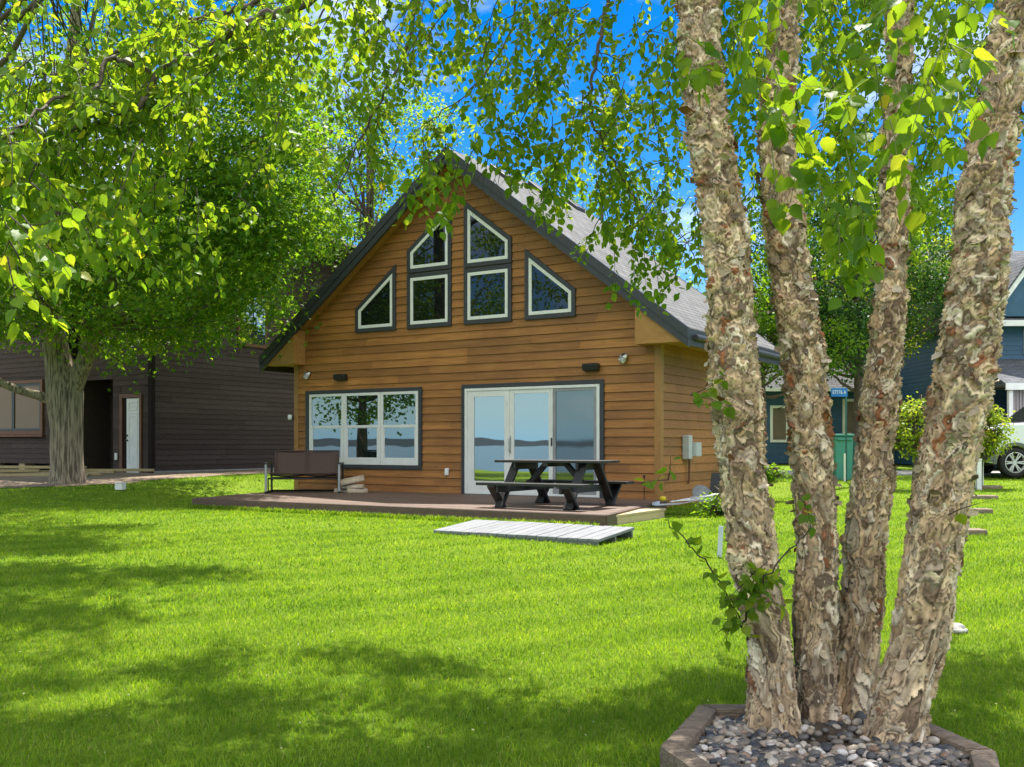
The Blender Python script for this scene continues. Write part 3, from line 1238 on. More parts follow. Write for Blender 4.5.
for x in (-.67, 0, .67):
    mb.tube([(x, -.32, .41), (x, -.2, .375), (x, .22, .355), (x, .29, .50), (x, .35, .67), (x, .40, .87)], [.015] * 6, 8)
mb.tube([(-.67, .40, .87), (.67, .40, .87)], [.017] * 2, 8)
mb.tube([(-.67, -.32, .41), (.67, -.32, .41)], [.017] * 2, 8)
mb.build('seat_frame', 'sling', gl, smooth=True)
for s_ in (-1, 1):
    mb = MB()
    mb.tube([(s_ * .75, -.34, .03), (s_ * .75, -.34, .60)], [.026, .026], 10)
    mb.build('front_post', 'grey_metal', gl)
    mb = MB()
    mb.tube([(s_ * .75, .36, .03), (s_ * .75, .36, .60)], [.022, .022], 10)
    mb.build('rear_post', 'dark_metal', gl)
    mb = MB()
    mb.prism([(-.40, .60), (.38, .60), (.38, .63), (-.40, .635)], s_ * .75 - .035, s_ * .75 + .035, axis='x')
    mb.build('armrest', 'black_plastic', gl, bevel=.01)
    mb = MB()
    mb.tube([(s_ * .75, -.42, .02), (s_ * .75, .42, .02)], [.022, .022], 8)
    mb.build('base_rail', 'dark_metal', gl)
    for y_ in (-1, 1):
        mb = MB()
        mb.tube([(s_ * .72, y_ * .25, .30), (s_ * .72, y_ * .22, .02)], [.014, .014], 6)
        mb.build('swing_arm', 'dark_metal', gl)
    mb = MB()
    mb.tube([(s_ * .70, -.3, .30), (s_ * .70, .3, .30)], [.018, .018], 6)
    mb.build('upper_rail', 'dark_metal', gl)
for q0, q1 in (((-.75, .30, .03), (.75, .30, .03)), ((-.70, -.25, .30), (.70, -.25, .30)), ((-.70, .25, .30), (.70, .25, .30))):
    mb = MB()
    mb.tube([q0, q1], [.019, .019], 8)
    mb.build('crossbar', 'dark_metal', gl)


# ================================================================== firewood
def split_log(label, loc, rz, ln, r, tilt=0, rx=0):
    t_ = thing('firewood_log', label, 'log', loc, rz, 'split logs stacked on the deck')
    t_.rotation_euler = (rx, tilt, rz)
    n_ = 9
    prof = []
    for i in range(n_):
        a = math.pi * i / (n_ - 1)
        prof.append((r * math.cos(a) * random.uniform(.93, 1.05), r * math.sin(a) * random.uniform(.9, 1.05)))
    b_ = MB()
    vs = [(-ln / 2, p[0], p[1]) for p in prof] + [(ln / 2, p[0], p[1]) for p in prof]
    fs_ = [(i, i + 1, i + 1 + n_, i + n_) for i in range(n_ - 1)]
    b_.add(vs, fs_)
    o1 = b_.build('bark', 'firewood_bark', t_, smooth=True)
    sol = o1.modifiers.new('thick', 'SOLIDIFY')
    sol.thickness = .008
    sol.offset = 1
    b_ = MB()
    vs = [(-ln / 2 + .004, p[0] * .99, p[1] * .99) for p in prof] + [(ln / 2 - .004, p[0] * .99, p[1] * .99) for p in prof]
    b_.add(vs, [tuple(range(n_)), tuple(range(2 * n_ - 1, n_ - 1, -1)), (0, n_, 2 * n_ - 1, n_ - 1)] + fs_)
    b_.build('split_face', 'firewood', t_)


fz = ZB + .004
split_log('pale split log lying lowest at the left of firewood stack', (-3.50, 20.95, fz), R(-12), .42, .09)
split_log('grey split log lying lowest at the right of firewood stack', (-3.22, 20.8, fz), R(14), .42, .095)
split_log('white barked log lying across the middle of firewood stack', (-3.34, 20.85, fz + .095), R(-6), .52, .085)
split_log('fat tan log leaning on top of the firewood stack', (-3.32, 20.88, fz + .20), R(8), .50, .12, R(-12))

# ================================================================== scrap by the cabin corner
t_ = thing('scrap_sheet', 'bent pale metal sheet lying lowest beside cabin corner', 'scrap sheet', (2.75, 16.9, .33), R(-20))
b_ = MB()
b_.prism([(-.30, 0), (.1, .03), (.42, .10), (.42, .106), (.1, .036), (-.30, .006)], -.22, .22)
b_.build('sheet', 'pale_sheet', t_)
b_ = MB()
b_.prism([(-.34, .008), (-.30, .008), (-.30, .05), (-.34, .05)], -.22, .22)
b_.build('folded_edge', 'pale_sheet', t_)
t_ = thing('scrap_trim', 'long white trim strip lying on the scrap heap', 'trim strip', (3.1, 16.85, .40), R(12))
b_ = MB()
b_.bar((-.45, 0, .0), (.45, .1, .12), .09, .014)
b_.build('strip', 'white_paint', t_)
b_ = MB()
b_.bar((-.40, -.08, .02), (.42, -.02, .05), .05, .014)
b_.build('strip', 'white_paint', t_)
t_ = thing('plastic_lid', 'round cream lid on the scrap beside cabin wall', 'lid', (3.10, 16.85, .44), 0)
b_ = MB()
b_.lathe([(.001, 0), (.10, 0), (.11, .010), (.10, .022), (.001, .026)], 20, 0, Matrix.Rotation(R(14), 4, 'X'))
b_.build('lid', 'stone', t_, smooth=True)
t_ = thing('metal_dish', 'dark round dish leaning against the scrap by cabin', 'dish', (3.3, 17.35, .50), 0)
b_ = MB()
m_ = Matrix.Rotation(R(55), 4, 'X') @ Matrix.Rotation(R(10), 4, 'Y')
b_.lathe([(.001, -.05), (.10, -.04), (.17, 0), (.18, .01), (.16, .005), (.09, -.03), (.001, -.04)], 24, 0, m_)
b_.build('bowl', 'dull_metal', t_, smooth=True)
t_ = thing('dark_panel', 'black plastic panel leaning on the cabin side wall', 'panel', (3.62, 17.75, .30), R(-40))
b_ = MB()
b_.bar((0, 0, 0), (0, .12, .55), .30, .02)
b_.build('panel', 'black_plastic', t_, bevel=.006)
t_ = thing('yellow_cap', 'small yellow plastic cap in the weeds at the cabin corner', 'cap', (2.52, 16.7, .42), 0)
b_ = MB()
b_.lathe([(.05, 0), (.055, .05), (.04, .07), (.001, .075)], 14)
b_.build('cap', 'yellow', t_, smooth=True)
# ================================================================== dark brown house on the left
DW = (-10.1, 28.0)
DZ = .50
dh = thing('brown_house', 'dark brown lap sided house with white door behind the big tree', 'house', (DW[0], DW[1], DZ), -A)
mb = MB()
mb.prism([(-9.5, .004), (-3.3, .004), (-3.3, 1.1), (-1.66, 1.1), (-1.66, .004), (-.002, .004), (-.002, 11), (-9.5, 11)], -.3, 7.7, axis='z')
core_ = mb.build('wall_core', 'dark_siding', dh)
mb = MB()
ST = .15
lap(mb, lambda z: .11, lambda z: 11.0, .12, 7.7, ST, lambda u, o, z: (o, u, z), 1, bl=3.4, proud=.02)
mb.build('side_wall', 'dark_siding', dh)
mb = MB()
lap(mb, lambda z: -1.66, lambda z: -1.32, .12, 2.55, ST, lambda u, o, z: (u, -o, z), 1, proud=.02)
lap(mb, lambda z: -.36, lambda z: -.10, .12, 2.55, ST, lambda u, o, z: (u, -o, z), 1, proud=.02)
lap(mb, lambda z: -1.66, lambda z: -.10, 2.55, 7.7, ST, lambda u, o, z: (u, -o, z), 1, proud=.02)
lap(mb, lambda z: -3.3, lambda z: -1.665, 2.75, 7.7, ST, lambda u, o, z: (u, -o, z), 1, proud=.02)
lap(mb, lambda z: -9.5, lambda z: -3.305, .30, 1.15, ST, lambda u, o, z: (u, -.55 - o, z), 1, proud=.02)
lap(mb, lambda z: -9.5, lambda z: -3.305, 2.75, 7.7, ST, lambda u, o, z: (u, -.55 - o, z), 1, proud=.02)
lap(mb, lambda z: -4.1, lambda z: -3.305, 1.15, 2.75, ST, lambda u, o, z: (u, -.55 - o, z), 1, proud=.02)
mb.build('front_wall', 'dark_siding', dh)
mb = MB()
mb.box(-9.5, -3.31, -.55, .003, .30, 7.7)
mb.build('bay_wall', 'interior', dh)
mb = MB()
mb.box(-.10, .03, -.03, .003, 0, 7.7)
mb.box(.0, .03, .0035, .11, 0, 7.7)
mb.build('corner_board', 'dark_trim', dh)
mb = MB()
mb.tube([(.07, -.02, .0), (.07, -.02, 7.6)], [.045, .045], 8)
mb.build('downspout', 'dark_trim', dh)
mb = MB()
mb.box(.001, .035, .0, 11, -.3, .118)
mb.build('foundation', 'concrete', dh)
# white door
mb = MB()
mb.box(-1.32, -1.20, -.06, -.002, -.02, 2.30)
mb.box(-.455, -.36, -.06, -.002, -.02, 2.30)
mb.box(-1.1995, -.4555, -.06, -.002, 2.19, 2.30)
mb.build('door_trim', 'rust_trim', dh, bevel=.006)
mb = MB()
mb.box(-1.19, -.465, -.012, -.002, .02, 2.18)
mb.build('door_jamb', 'dark_trim', dh)
mb = MB()
mb.box(-1.02, -.475, -.040, -.0125, .06, 2.17)
d_ = mb.build('door', 'white_paint', dh, bevel=.006)
mb = MB()
mb.ring(rect(-.95, -.54, 1.82, 2.10), rect(-.90, -.59, 1.87, 2.05), -.052, -.041)
mb.build('panel_moulding', 'white_paint', d_, bevel=.003)
mb = MB()
mb.ring(rect(-.95, -.54, .18, 1.70), rect(-.90, -.59, .23, 1.65), -.050, -.041)
mb.build('panel_moulding', 'white_paint', d_, bevel=.003)
mb = MB()
mb.box(-.97, -.52, -.058, -.041, 1.735, 1.765)
mb.build('shelf_moulding', 'white_paint', d_, bevel=.003)
mb = MB()
mb.lathe([(.03, 0), (.03, .01), (.012, .03), (.03, .05), (.03, .07), (.001, .08)], 12, 0, Matrix.Translation((-.97, -.041, .98)) @ Matrix.Rotation(R(90), 4, 'X'))
mb.build('handle', 'black_plastic', d_, smooth=True)
mb = MB()
mb.lathe([(.03, 0), (.028, .02), (.001, .022)], 12, 0, Matrix.Translation((-.97, -.041, 1.12)) @ Matrix.Rotation(R(90), 4, 'X'))
mb.build('lock', 'black_plastic', d_, smooth=True)
mb = MB()
mb.box(-1.25, -.42, -.25, -.061, -.06, .0)
mb.build('doorstep', 'concrete', dh, bevel=.01)
# front picture window
mb = MB()
mb.ring(rect(-8.6, -4.1, 1.16, 2.80), rect(-8.5, -4.21, 1.28, 2.70), -.635, -.553)
wf = mb.build('window', 'rust_trim', dh, bevel=.006)
mb = MB()
for a, b_ in ((-8.495, -7.05), (-7.045, -5.62), (-5.615, -4.215)):
    mb = MB()
    mb.ring(rect(a, b_, 1.285, 2.695), rect(a + .06, b_ - .06, 1.35, 2.64), -.61, -.5545)
    mb.build('frame', 'black_plastic', wf)
M['warm_pane'] = glass('warm_window_glass', (.15, .095, .04), 1.3, .03)
for a, b_ in ((-8.45, -7.1), (-7.0, -5.67), (-5.57, -4.26)):
    mb = MB()
    mb.prism(rect(a, b_, 1.34, 2.65), -.585, -.580)
    mb.build('pane', 'warm_pane', wf)
mb = MB()
mb.box(-8.65, -4.05, -.68, -.551, 1.10, 1.158)
mb.build('sill', 'rust_trim', wf)
# upper window on the side wall
mb = MB()
poly = rect(3.15, 4.35, 3.9, 5.55)
vs_o = MB()
vs_o.prism(poly, .02, .07, axis='x')
wu = vs_o.build('window', 'rust_trim', dh, bevel=.006)
mb = MB()
mb.prism(rect(3.25, 4.25, 4.0, 5.45), .071, .078, axis='x')
mb.build('pane', 'door_glass', wu)
mb = MB()
mb.box(.071, .085, 3.73, 3.77, 4.0, 5.45)
mb.build('mullion', 'dark_trim', wu)
# outlet beside door
mb = MB()
mb.box(-1.52, -1.42, -.07, -.02, .42, .62)
mb.build('outlet_cover', 'white_paint', dh, bevel=.01)
# roof
mb = MB()
vs = [(-9.8, -.9, 7.7), (.35, -.9, 7.7), (.35, 11.3, 7.7), (-9.8, 11.3, 7.7), (-4.7, 3.0, 9.6), (-4.7, 8.0, 9.6)]
mb.add(vs, [(0, 1, 4), (1, 2, 5, 4), (2, 3, 5), (3, 0, 4, 5), (3, 2, 1, 0)])
o = mb.build('roof', 'brown_shingle', dh)
set_uv(o, lambda co: (co.x + co.y, co.z * 2.5))
mb = MB()
for q in (((-9.82, -.92), (.37, -.92)), ((.37, -.92), (.37, 11.3))):
    mb.bar((q[0][0], q[0][1], 7.6), (q[1][0], q[1][1], 7.6), .035, .2)
mb.build('fascia', 'dark_trim', o)
# posts under the bay
for x in (-8.9, -6.9, -5.3, -3.5):
    mb = MB()
    mb.box(x - .15, x + .15, -.52, -.2, -.2, .298)
    mb.build('pier', 'pale_wood', dh)


# lumber pile before the bay
lab = ['long pale board lying lowest at the front of the lumber pile', 'long board lying second from front on bare soil', 'short pale board laid across the left of the lumber pile',
       'thick beam lying at the back of the lumber pile', 'board resting on top of the lumber pile', 'board end poking out right of the big tree trunk']
for i, (x, y, l, rz, z) in enumerate(((-12.7, 26.2, 3.4, -6, .04), (-12.5, 26.5, 3.2, 2, .05), (-13.4, 26.3, 1.8, 14, .14), (-12.5, 27.0, 3.6, -2, .08), (-12.7, 26.65, 2.8, -7, .22), (-10.8, 27.0, 2.2, 3, .12))):
    gz = float(gh(x, y))
    t_ = thing('lumber_board', lab[i], 'board', (x, y, gz + z), R(rz), 'lumber pile beside the brown house')
    b_ = MB()
    b_.box(-l / 2, l / 2, -.09, .09, -.035, .035)
    b_.build('plank', 'pale_wood', t_, bevel=.006)
    for s_ in (-1, 1):
        b_ = MB()
        xa, xb = sorted((s_ * l / 2 + s_ * .001, s_ * l / 2 + s_ * .006))
        b_.box(xa, xb, -.085, .085, -.03, .03)
        b_.build('cut_end', 'firewood', t_)

# small white box on the lawn
t_ = thing('white_box', 'small white box lying on grass right of the big tree', 'box', (-8.30, 21.2, float(gh(-8.3, 21.2))), R(-14))
b_ = MB()
b_.box(-.085, .085, -.08, .08, .01, .15)
b_.build('body', 'white_paint', t_, bevel=.012)
b_ = MB()
b_.box(-.092, .092, -.087, .087, .1505, .172)
b_.build('lid', 'white_paint', t_, bevel=.01)

# ================================================================== blue house behind
bh = thing('blue_house', 'dark blue single storey house with pale shingle roof behind the birch trunks', 'house', (8.6, 38.0, .55), 0)
mb = MB()
mb.box(0, 8.4, .004, 8, -.2, 2.95)
mb.build('wall_core', 'dark_trim', bh)
mb = MB()
lap(mb, lambda z: .0, lambda z: 8.4, .1, 2.95, .13, lambda u, o, z: (u, -o, z), 1, proud=.018)
lap(mb, lambda z: .0, lambda z: 8.0, .1, 2.95, .13, lambda u, o, z: (-o, u, z), 1, proud=.018)
mb.build('wall', 'blue_siding', bh)
mb = MB()
ro_v = [(-.5, -.5, 2.95), (8.9, -.5, 2.95), (8.9, 8.5, 2.95), (-.5, 8.5, 2.95), (.6, 4, 6.9), (6.4, 4, 6.9)]
mb.add(ro_v, [(0, 1, 5, 4), (1, 2, 5), (2, 3, 4, 5), (3, 0, 4), (3, 2, 1, 0)])
o = mb.build('roof', 'shingle', bh)
set_uv(o, lambda co: (co.x, co.z * 1.6) if co.y < 9 else (co.y, co.z))
mb = MB()
mb.bar((-.55, -.54, 2.88), (8.95, -.54, 2.88), .07, .13)
mb.build('gutter', 'white_paint', o)
for x0, x1, z0, z1 in ((3.95, 5.0, 1.15, 2.55), (1.2, 1.9, .9, 2.3)):
    mb = MB()
    mb.ring(rect(x0, x1, z0, z1), rect(x0 + .1, x1 - .1, z0 + .1, z1 - .1), -.06, -.002)
    wn = mb.build('window', 'white_paint', bh)
    mb = MB()
    mb.prism(rect(x0 + .09, x1 - .09, z0 + .09, z1 - .09), -.035, -.03)
    mb.build('pane', 'tan_blind', wn)
mb = MB()
mb.ring(rect(7.15, 8.25, .05, 2.35), rect(7.24, 8.16, .1, 2.26), -.06, -.002)
dd = mb.build('door', 'white_paint', bh)
mb = MB()
mb.prism(rect(7.23, 8.17, .09, 2.27), -.035, -.03)
mb.build('door_leaf', 'tan_blind', dd)
mb = MB()
mb.lathe([(.03, 0), (.035, .04), (.001, .06)], 10, 0, Matrix.Translation((7.33, -.036, 1.1)) @ Matrix.Rotation(R(90), 4, 'X'))
mb.build('handle', 'dark_metal', dd)

# ================================================================== blue porch house on the far right
ph = thing('porch_house', 'blue two storey house with white trim and porch at far right', 'house', (14.3, 31.0, .55), 0)
mb = MB()
mb.box(0.2, 9, .004, 8, -.2, 4.6)
mb.build('wall_core', 'dark_trim', ph)
mb = MB()
lap(mb, lambda z: .2, lambda z: 9, .1, 4.6, .14, lambda u, o, z: (u, -o, z), 1, proud=.018)
lap(mb, lambda z: .0, lambda z: 8.0, .1, 4.6, .14, lambda u, o, z: (.2 - o, u, z), 1, proud=.018)
mb.build('wall', 'blue_siding', ph)
mb = MB()
mb.add([(-.2, -.45, 4.55), (9.4, -.45, 4.55), (9.4, 4, 7.6), (-.2, 4, 7.6), (9.4, 8.4, 4.55), (-.2, 8.4, 4.55)], [(0, 1, 2, 3), (3, 2, 4, 5), (0, 3, 5), (1, 4, 2), (0, 5, 4, 1)])
o = mb.build('roof', 'dark_shingle', ph)
set_uv(o, lambda co: (co.x, co.z * 1.75))
mb = MB()
mb.bar((-.25, -.50, 4.52), (9.4, -.50, 4.52), .05, .18)
mb.build('fascia', 'white_paint', o)
# front dormer
mb = MB()
mb.add([(.55, -.3, 4.75), (2.75, -.3, 4.75), (1.65, -.3, 6.35), (.55, 2, 4.75), (2.75, 2, 4.75), (1.65, 3, 6.35)], [(0, 1, 2), (0, 2, 5, 3), (1, 4, 5, 2)])
dm = mb.build('dormer', 'blue_siding', o)
for s_ in (-1, 1):
    mb = MB()
    mb.bar((1.65, -.36, 6.50), (1.65 + s_ * 1.35, -.36, 4.62), .1, .17)
    mb.build('rake_board', 'white_paint', dm)
mb = MB()
for s_ in (-1, 1):
    vs = [(1.65, -.45, 6.60), (1.65 + s_ * 1.45, -.45, 4.60), (1.65 + s_ * 1.45, 1.6, 4.60), (1.65, 3.2, 6.60)]
    mb.add(vs, [(0, 1, 2, 3)])
dr_ = mb.build('dormer_roof', 'dark_shingle', dm)
sol = dr_.modifiers.new('t', 'SOLIDIFY')
sol.thickness = .06
set_uv(dr_, lambda co: (co.y, co.z * 1.2))
# porch
mb = MB()
mb.add([(-.1, -2.3, 2.55), (9.4, -2.3, 2.55), (9.4, -.03, 3.45), (-.1, -.03, 3.45), (-.1, -2.3, 2.50), (9.4, -2.3, 2.50), (9.4, -.03, 2.50), (-.1, -.03, 2.50)],
       [(0, 1, 2, 3), (0, 4, 5, 1), (4, 7, 6, 5), (0, 3, 7, 4), (1, 5, 6, 2)])
o = mb.build('porch_roof', 'dark_shingle', ph)
set_uv(o, lambda co: (co.x, co.y))
mb = MB()
mb.bar((-.15, -2.34, 2.48), (9.4, -2.34, 2.48), .06, .20)
mb.build('fascia', 'white_paint', o)
for x in (0.05, 1.05, 2.2, 3.4, 4.8):
    mb = MB()
    mb.box(x - .06, x + .06, -2.25, -2.13, -.1, 2.37)
    mb.build('porch_post', 'white_paint', ph)
mb = MB()
for k in range(60):
    x = .12 + k * .09
    mb.tube([(x, -2.10 + .02 * math.sin(k * 2.1), .3), (x, -2.10, 2.37)], [.045, .045], 6)
mb.build('curtain', 'curtain', ph)
mb = MB()
mb.ring(rect(1.55, 2.7, 3.62, 4.4), rect(1.66, 2.59, 3.72, 4.3), -.06, -.002)
wn = mb.build('window', 'white_paint', ph)
mb = MB()
mb.prism(rect(1.65, 2.6, 3.71, 4.31), -.035, -.03)
mb.build('pane', 'glass', wn)

# ================================================================== white suv, nose to the left
sv = thing('suv', 'white suv with grey lower cladding parked before the porch house', 'car', (11.72, 25.0, .53), 0)
mb = MB()


def arch(xc, r, n=9):
    return [(xc - r * math.cos(math.pi * k / n), .34 + r * math.sin(math.pi * k / n) * .98) for k in range(n + 1)]


low = [(.10, .40), ] + arch(.86, .47) + arch(3.98, .47) + [(4.95, .42), (5.05, .62), (5.05, .80)]
prof = low + [(5.03, 1.0), (4.98, 1.22), (1.55, 1.24), (1.25, 1.235), (.45, 1.17), (.16, 1.08), (.04, .95), (.0, .80), (.02, .55)]
mb.prism(prof, 0, 1.95)
mb.build('body', 'car_white', sv, bevel=.05, seg=3)
mb = MB()
mb.prism([(1.35, 1.2), (2.15, 1.82), (2.35, 1.87), (4.55, 1.88), (4.72, 1.82), (4.95, 1.2)], .10, 1.85)
mb.build('cabin_roof', 'car_white', sv, bevel=.05, seg=3)
for yy, y2 in ((.088, .099), (1.851, 1.862)):
    for poly in ([(1.72, 1.27), (2.25, 1.74), (2.85, 1.76), (2.85, 1.27)], [(2.95, 1.27), (2.95, 1.76), (3.75, 1.76), (3.75, 1.27)], [(3.85, 1.27), (3.85, 1.75), (4.5, 1.73), (4.68, 1.27)]):
        mb = MB()
        mb.prism(poly, yy, y2)
        mb.build('side_window', 'car_glass', sv)
mb = MB()
mb.add([(1.40, .25, 1.26), (1.40, 1.70, 1.26), (2.12, 1.65, 1.815), (2.12, .30, 1.815)], [(0, 1, 2, 3)])
o = mb.build('windscreen', 'car_glass', sv)
o.location = (-.02, 0, .015)
mb = MB()
mb.prism([(-.06, .42), (-.08, .55), (-.06, .76), (.10, .78), (.38, .78), (.36, .60), (.33, .40)], -.025, 1.975)
mb.build('front_bumper', 'car_grey', sv, bevel=.03)
for xc in (.86, 3.98):
    a_, b_ = arch(xc, .475, 14), arch(xc, .56, 14)
    n_ = len(a_)
    for s0, s1 in ((-.03, .012), (1.938, 1.98)):
        mb = MB()
        vs = [(x, s0, z) for x, z in a_] + [(x, s0, z) for x, z in b_] + [(x, s1, z) for x, z in a_] + [(x, s1, z) for x, z in b_]
        fs_ = []
        for i in range(n_ - 1):
            fs_ += [(i, i + 1, i + 1 + n_, i + n_), (i + n_, i + n_ + 1, i + 1 + 3 * n_, i + 3 * n_), (i, i + 2 * n_, i + 1 + 2 * n_, i + 1), (i + 2 * n_, i + 3 * n_, i + 3 * n_ + 1, i + 2 * n_ + 1)]
        mb.add(vs, fs_)
        mb.build('wheel_arch', 'car_grey', sv)
for s0, s1 in ((-.022, .012), (1.938, 1.972)):
    mb = MB()
    mb.box(1.44, 3.40, s0, s1, .40, .70)
    mb.build('side_cladding', 'car_grey', sv, bevel=.012)
for y_, s_ in ((.0, 1), (1.95, -1)):
    mb = MB()
    ya, yb = sorted((y_ - s_ * .012, y_ + s_ * .3))
    mb.prism([(-.012, .86), (.0, 1.0), (.09, 1.05), (.10, .86)], ya, yb)
    hl = mb.build('headlight', 'lens', sv, bevel=.01)
    mb = MB()
    ya, yb = sorted((y_ - s_ * .016, y_ + s_ * .1))
    mb.prism([(.102, .86), (.102, 1.06), (.30, 1.06), (.27, .86)], ya, yb)
    mb.build('turn_signal', 'amber', hl, bevel=.01)
mb = MB()
mb.box(-.02, .02, .4, 1.55, .83, 1.0)
for k in range(3):
    mb.box(-.03, .0, .38, 1.57, .84 + k * .06, .86 + k * .06)
mb.build('grille', 'grey_metal', sv)
for xc in (.86, 3.98):
    for y_, s_ in ((.10, -1), (1.85, 1)):
        wh = thing('wheel', None, None, (xc, y_, .38))
        wh.parent = sv
        rm = Matrix.Rotation(R(90) * (1 if s_ < 0 else -1), 4, 'X')
        mb = MB()
        mb.lathe([(.25, -.14), (.34, -.13), (.375, -.10), (.38, 0), (.375, .08), (.345, .11), (.255, .112), (.25, -.14)], 32, 0, rm, cap=False)
        mb.build('tyre', 'rubber', wh, smooth=True)
        mb = MB()
        mb.lathe([(.23, .015), (.001, .014)], 32, 0, rm)
        mb.build('brake_disc', 'rubber', wh)
        mb = MB()
        mb.lathe([(.258, .10), (.262, .118), (.245, .122), (.235, .09), (.232, .03)], 32, 0, rm, cap=False)
        mb.lathe([(.07, .02), (.06, .08), (.001, .085)], 20, 0, rm)
        for k in range(6):
            for dk in (-.09, .09):
                a = k * math.pi / 3 + dk
                p0 = rm @ Vector((.05 * math.cos(a), .05 * math.sin(a), .07))
                p1 = rm @ Vector((.24 * math.cos(a + dk * .4), .24 * math.sin(a + dk * .4), .105))
                mb.bar(p0, p1, .04, .03)
        mb.build('rim', 'alloy', wh)
mb = MB()
mb.prism([(1.75, 1.20), (1.95, 1.20), (1.92, 1.38), (1.78, 1.36)], -.22, -.03)
mb.build('mirror', 'car_white', sv, bevel=.02)
for x in (2.35, 3.5):
    mb = MB()
    mb.box(x, x + .18, -.022, .002, 1.05, 1.085)
    mb.build('door_handle', 'car_grey', sv, bevel=.006)
mb = MB()
mb.box(.2, 4.8, .2, 1.75, .30, .42)
mb.build('underbody', 'rubber', sv)

for o in sv.children:
    if o.type == 'MESH' and o.name.split('.')[0] not in ('front_bumper', 'wheel_arch', 'side_cladding', 'underbody'):
        for v in o.data.vertices:
            v.co.z += .15 * min(1, max(0, (v.co.z - .80) / .2))
        for ch in o.children:
            for v in ch.data.vertices:
                v.co.z += .15 * min(1, max(0, (v.co.z - .80) / .2))
# ================================================================== small items on the right
gz = float(gh(8.15, 24.6))
t_ = thing('utility_bin', 'teal lidded utility bin standing on grass behind the sign post', 'bin', (8.16, 24.9, gz), R(8))
mb = MB()
mb.prism([(-.21, 0), (.21, 0), (.24, 1.08), (-.24, 1.08)], -.24, .24)
mb.build('body', 'teal', t_, bevel=.02)
mb = MB()
mb.box(-.26, .26, -.28, .28, 1.082, 1.14)
mb.box(-.20, .20, -.285, -.2405, .98, 1.03)
mb.build('lid', 'teal', t_, bevel=.02)
for s_ in (-1, 1):
    mb = MB()
    mb.lathe([(.05, -.03), (.10, -.03), (.10, .03), (.05, .03)], 16, 0, Matrix.Translation((s_ * .25, .22, .10)) @ Matrix.Rotation(R(90), 4, 'Y'))
    mb.build('wheel', 'rubber', t_)
t_ = thing('utility_bin', 'darker teal bin half hidden right behind the sign post', 'bin', (8.55, 25.15, gz), R(-6))
mb = MB()
mb.prism([(-.2, 0), (.2, 0), (.22, 1.02), (-.22, 1.02)], -.24, .24)
mb.build('body', 'dark_teal', t_, bevel=.02)
mb = MB()
mb.box(-.24, .24, -.27, .27, 1.022, 1.08)
mb.build('lid', 'dark_teal', t_, bevel=.02)

t_ = thing('address_sign', 'blue address sign on a dark post with white base between trunks', 'sign', (8.02, 24.0, float(gh(8.02, 24))), R(4))
mb = MB()
mb.box(-.02, .02, -.012, .012, .0, 2.24)
mb.build('post', 'dark_teal', t_)
mb = MB()
mb.box(-.055, -.022, -.02, .02, -.05, .68)
mb.build('post_sleeve', 'white_paint', t_)
mb = MB()
mb.box(-.38, .025, -.022, -.0125, 2.04, 2.25)
sg = mb.build('plate', 'sign_blue', t_, bevel=.004)
fc = bpy.data.curves.new('sign_text', 'FONT')
fc.body = 'E7776 A'
fc.size = .125
fc.extrude = .001
fc.align_x = 'CENTER'
fc.align_y = 'CENTER'
fo = bpy.data.objects.new('lettering', fc)
fo.data.materials.append(M['white_paint'])
COL.objects.link(fo)
me = bpy.data.meshes.new_from_object(fo.evaluated_get(bpy.context.evaluated_depsgraph_get()))
bpy.data.objects.remove(fo)
fo = bpy.data.objects.new('lettering', me)
COL.objects.link(fo)
fo.parent = sg
fo.location = (-.178, -.025, 2.145)
fo.rotation_euler = (R(90), 0, 0)
fo.scale = (.78, 1, 1)

for lb, x, y, h in (('white post nearest the right birch trunk at the row of timbers', 9.98, 21.4, .66), ('slimmer white post behind the nearest white post at the timbers', 10.40, 22.2, .66)):
    t_ = thing('white_post', lb, 'post', (x, y, float(gh(x, y))), 0, 'white posts beside the timber steps')
    mb = MB()
    mb.box(-.05, .05, -.05, .05, -.1, h - .03)
    mb.build('shaft', 'white_paint', t_, bevel=.006)
    mb = MB()
    mb.box(-.06, .06, -.06, .06, h - .0295, h)
    mb.build('cap', 'white_paint', t_, bevel=.01)
t_ = thing('pale_stake', 'pale blue grey stake leaning in grass behind left birch trunk', 'stake', (2.27, 10.95, float(gh(2.27, 10.95))), 0)
mb = MB()
mb.bar((0, 0, -.03), (.03, .05, .34), .05, .02)
mb.build('stake', 'pale_sheet', t_, bevel=.004)

tl = ['nearest short timber set in the grass right of the birch', 'second nearest timber in the row right of the birch', 'middle timber in the row right of the birch', 'farthest timber in the row beside the white posts']
for i, (x0, x1, y_) in enumerate(((955, 985, 541), (930, 991, 518), (930, 997, 502), (930, 1002, 491.5))):
    d = {541: 13.3, 518: 16.2, 502: 18.9, 491.5: 21.6}[y_]
    xa, xb = (x0 - CX) / F * d, (x1 - CX) / F * d
    xc = (xa + xb) / 2
    t_ = thing('landscape_timber', tl[i], 'timber', (xc, d, float(gh(xc, d))), R(-3 + 2 * i), 'short timbers set in a row')
    mb = MB()
    w = (xb - xa) / 2
    mb.box(-w, w, -.10, .16, -.12, .075)
    mb.build('beam', 'old_timber', t_, bevel=.03)
    for s_ in (-1, 1):
        mb = MB()
        p0, p1 = sorted((s_ * w + s_ * .001, s_ * w + s_ * .004))
        mb.box(p0, p1, -.06, .12, -.08, .045)
        mb.build('cut_end', 'firewood', t_)


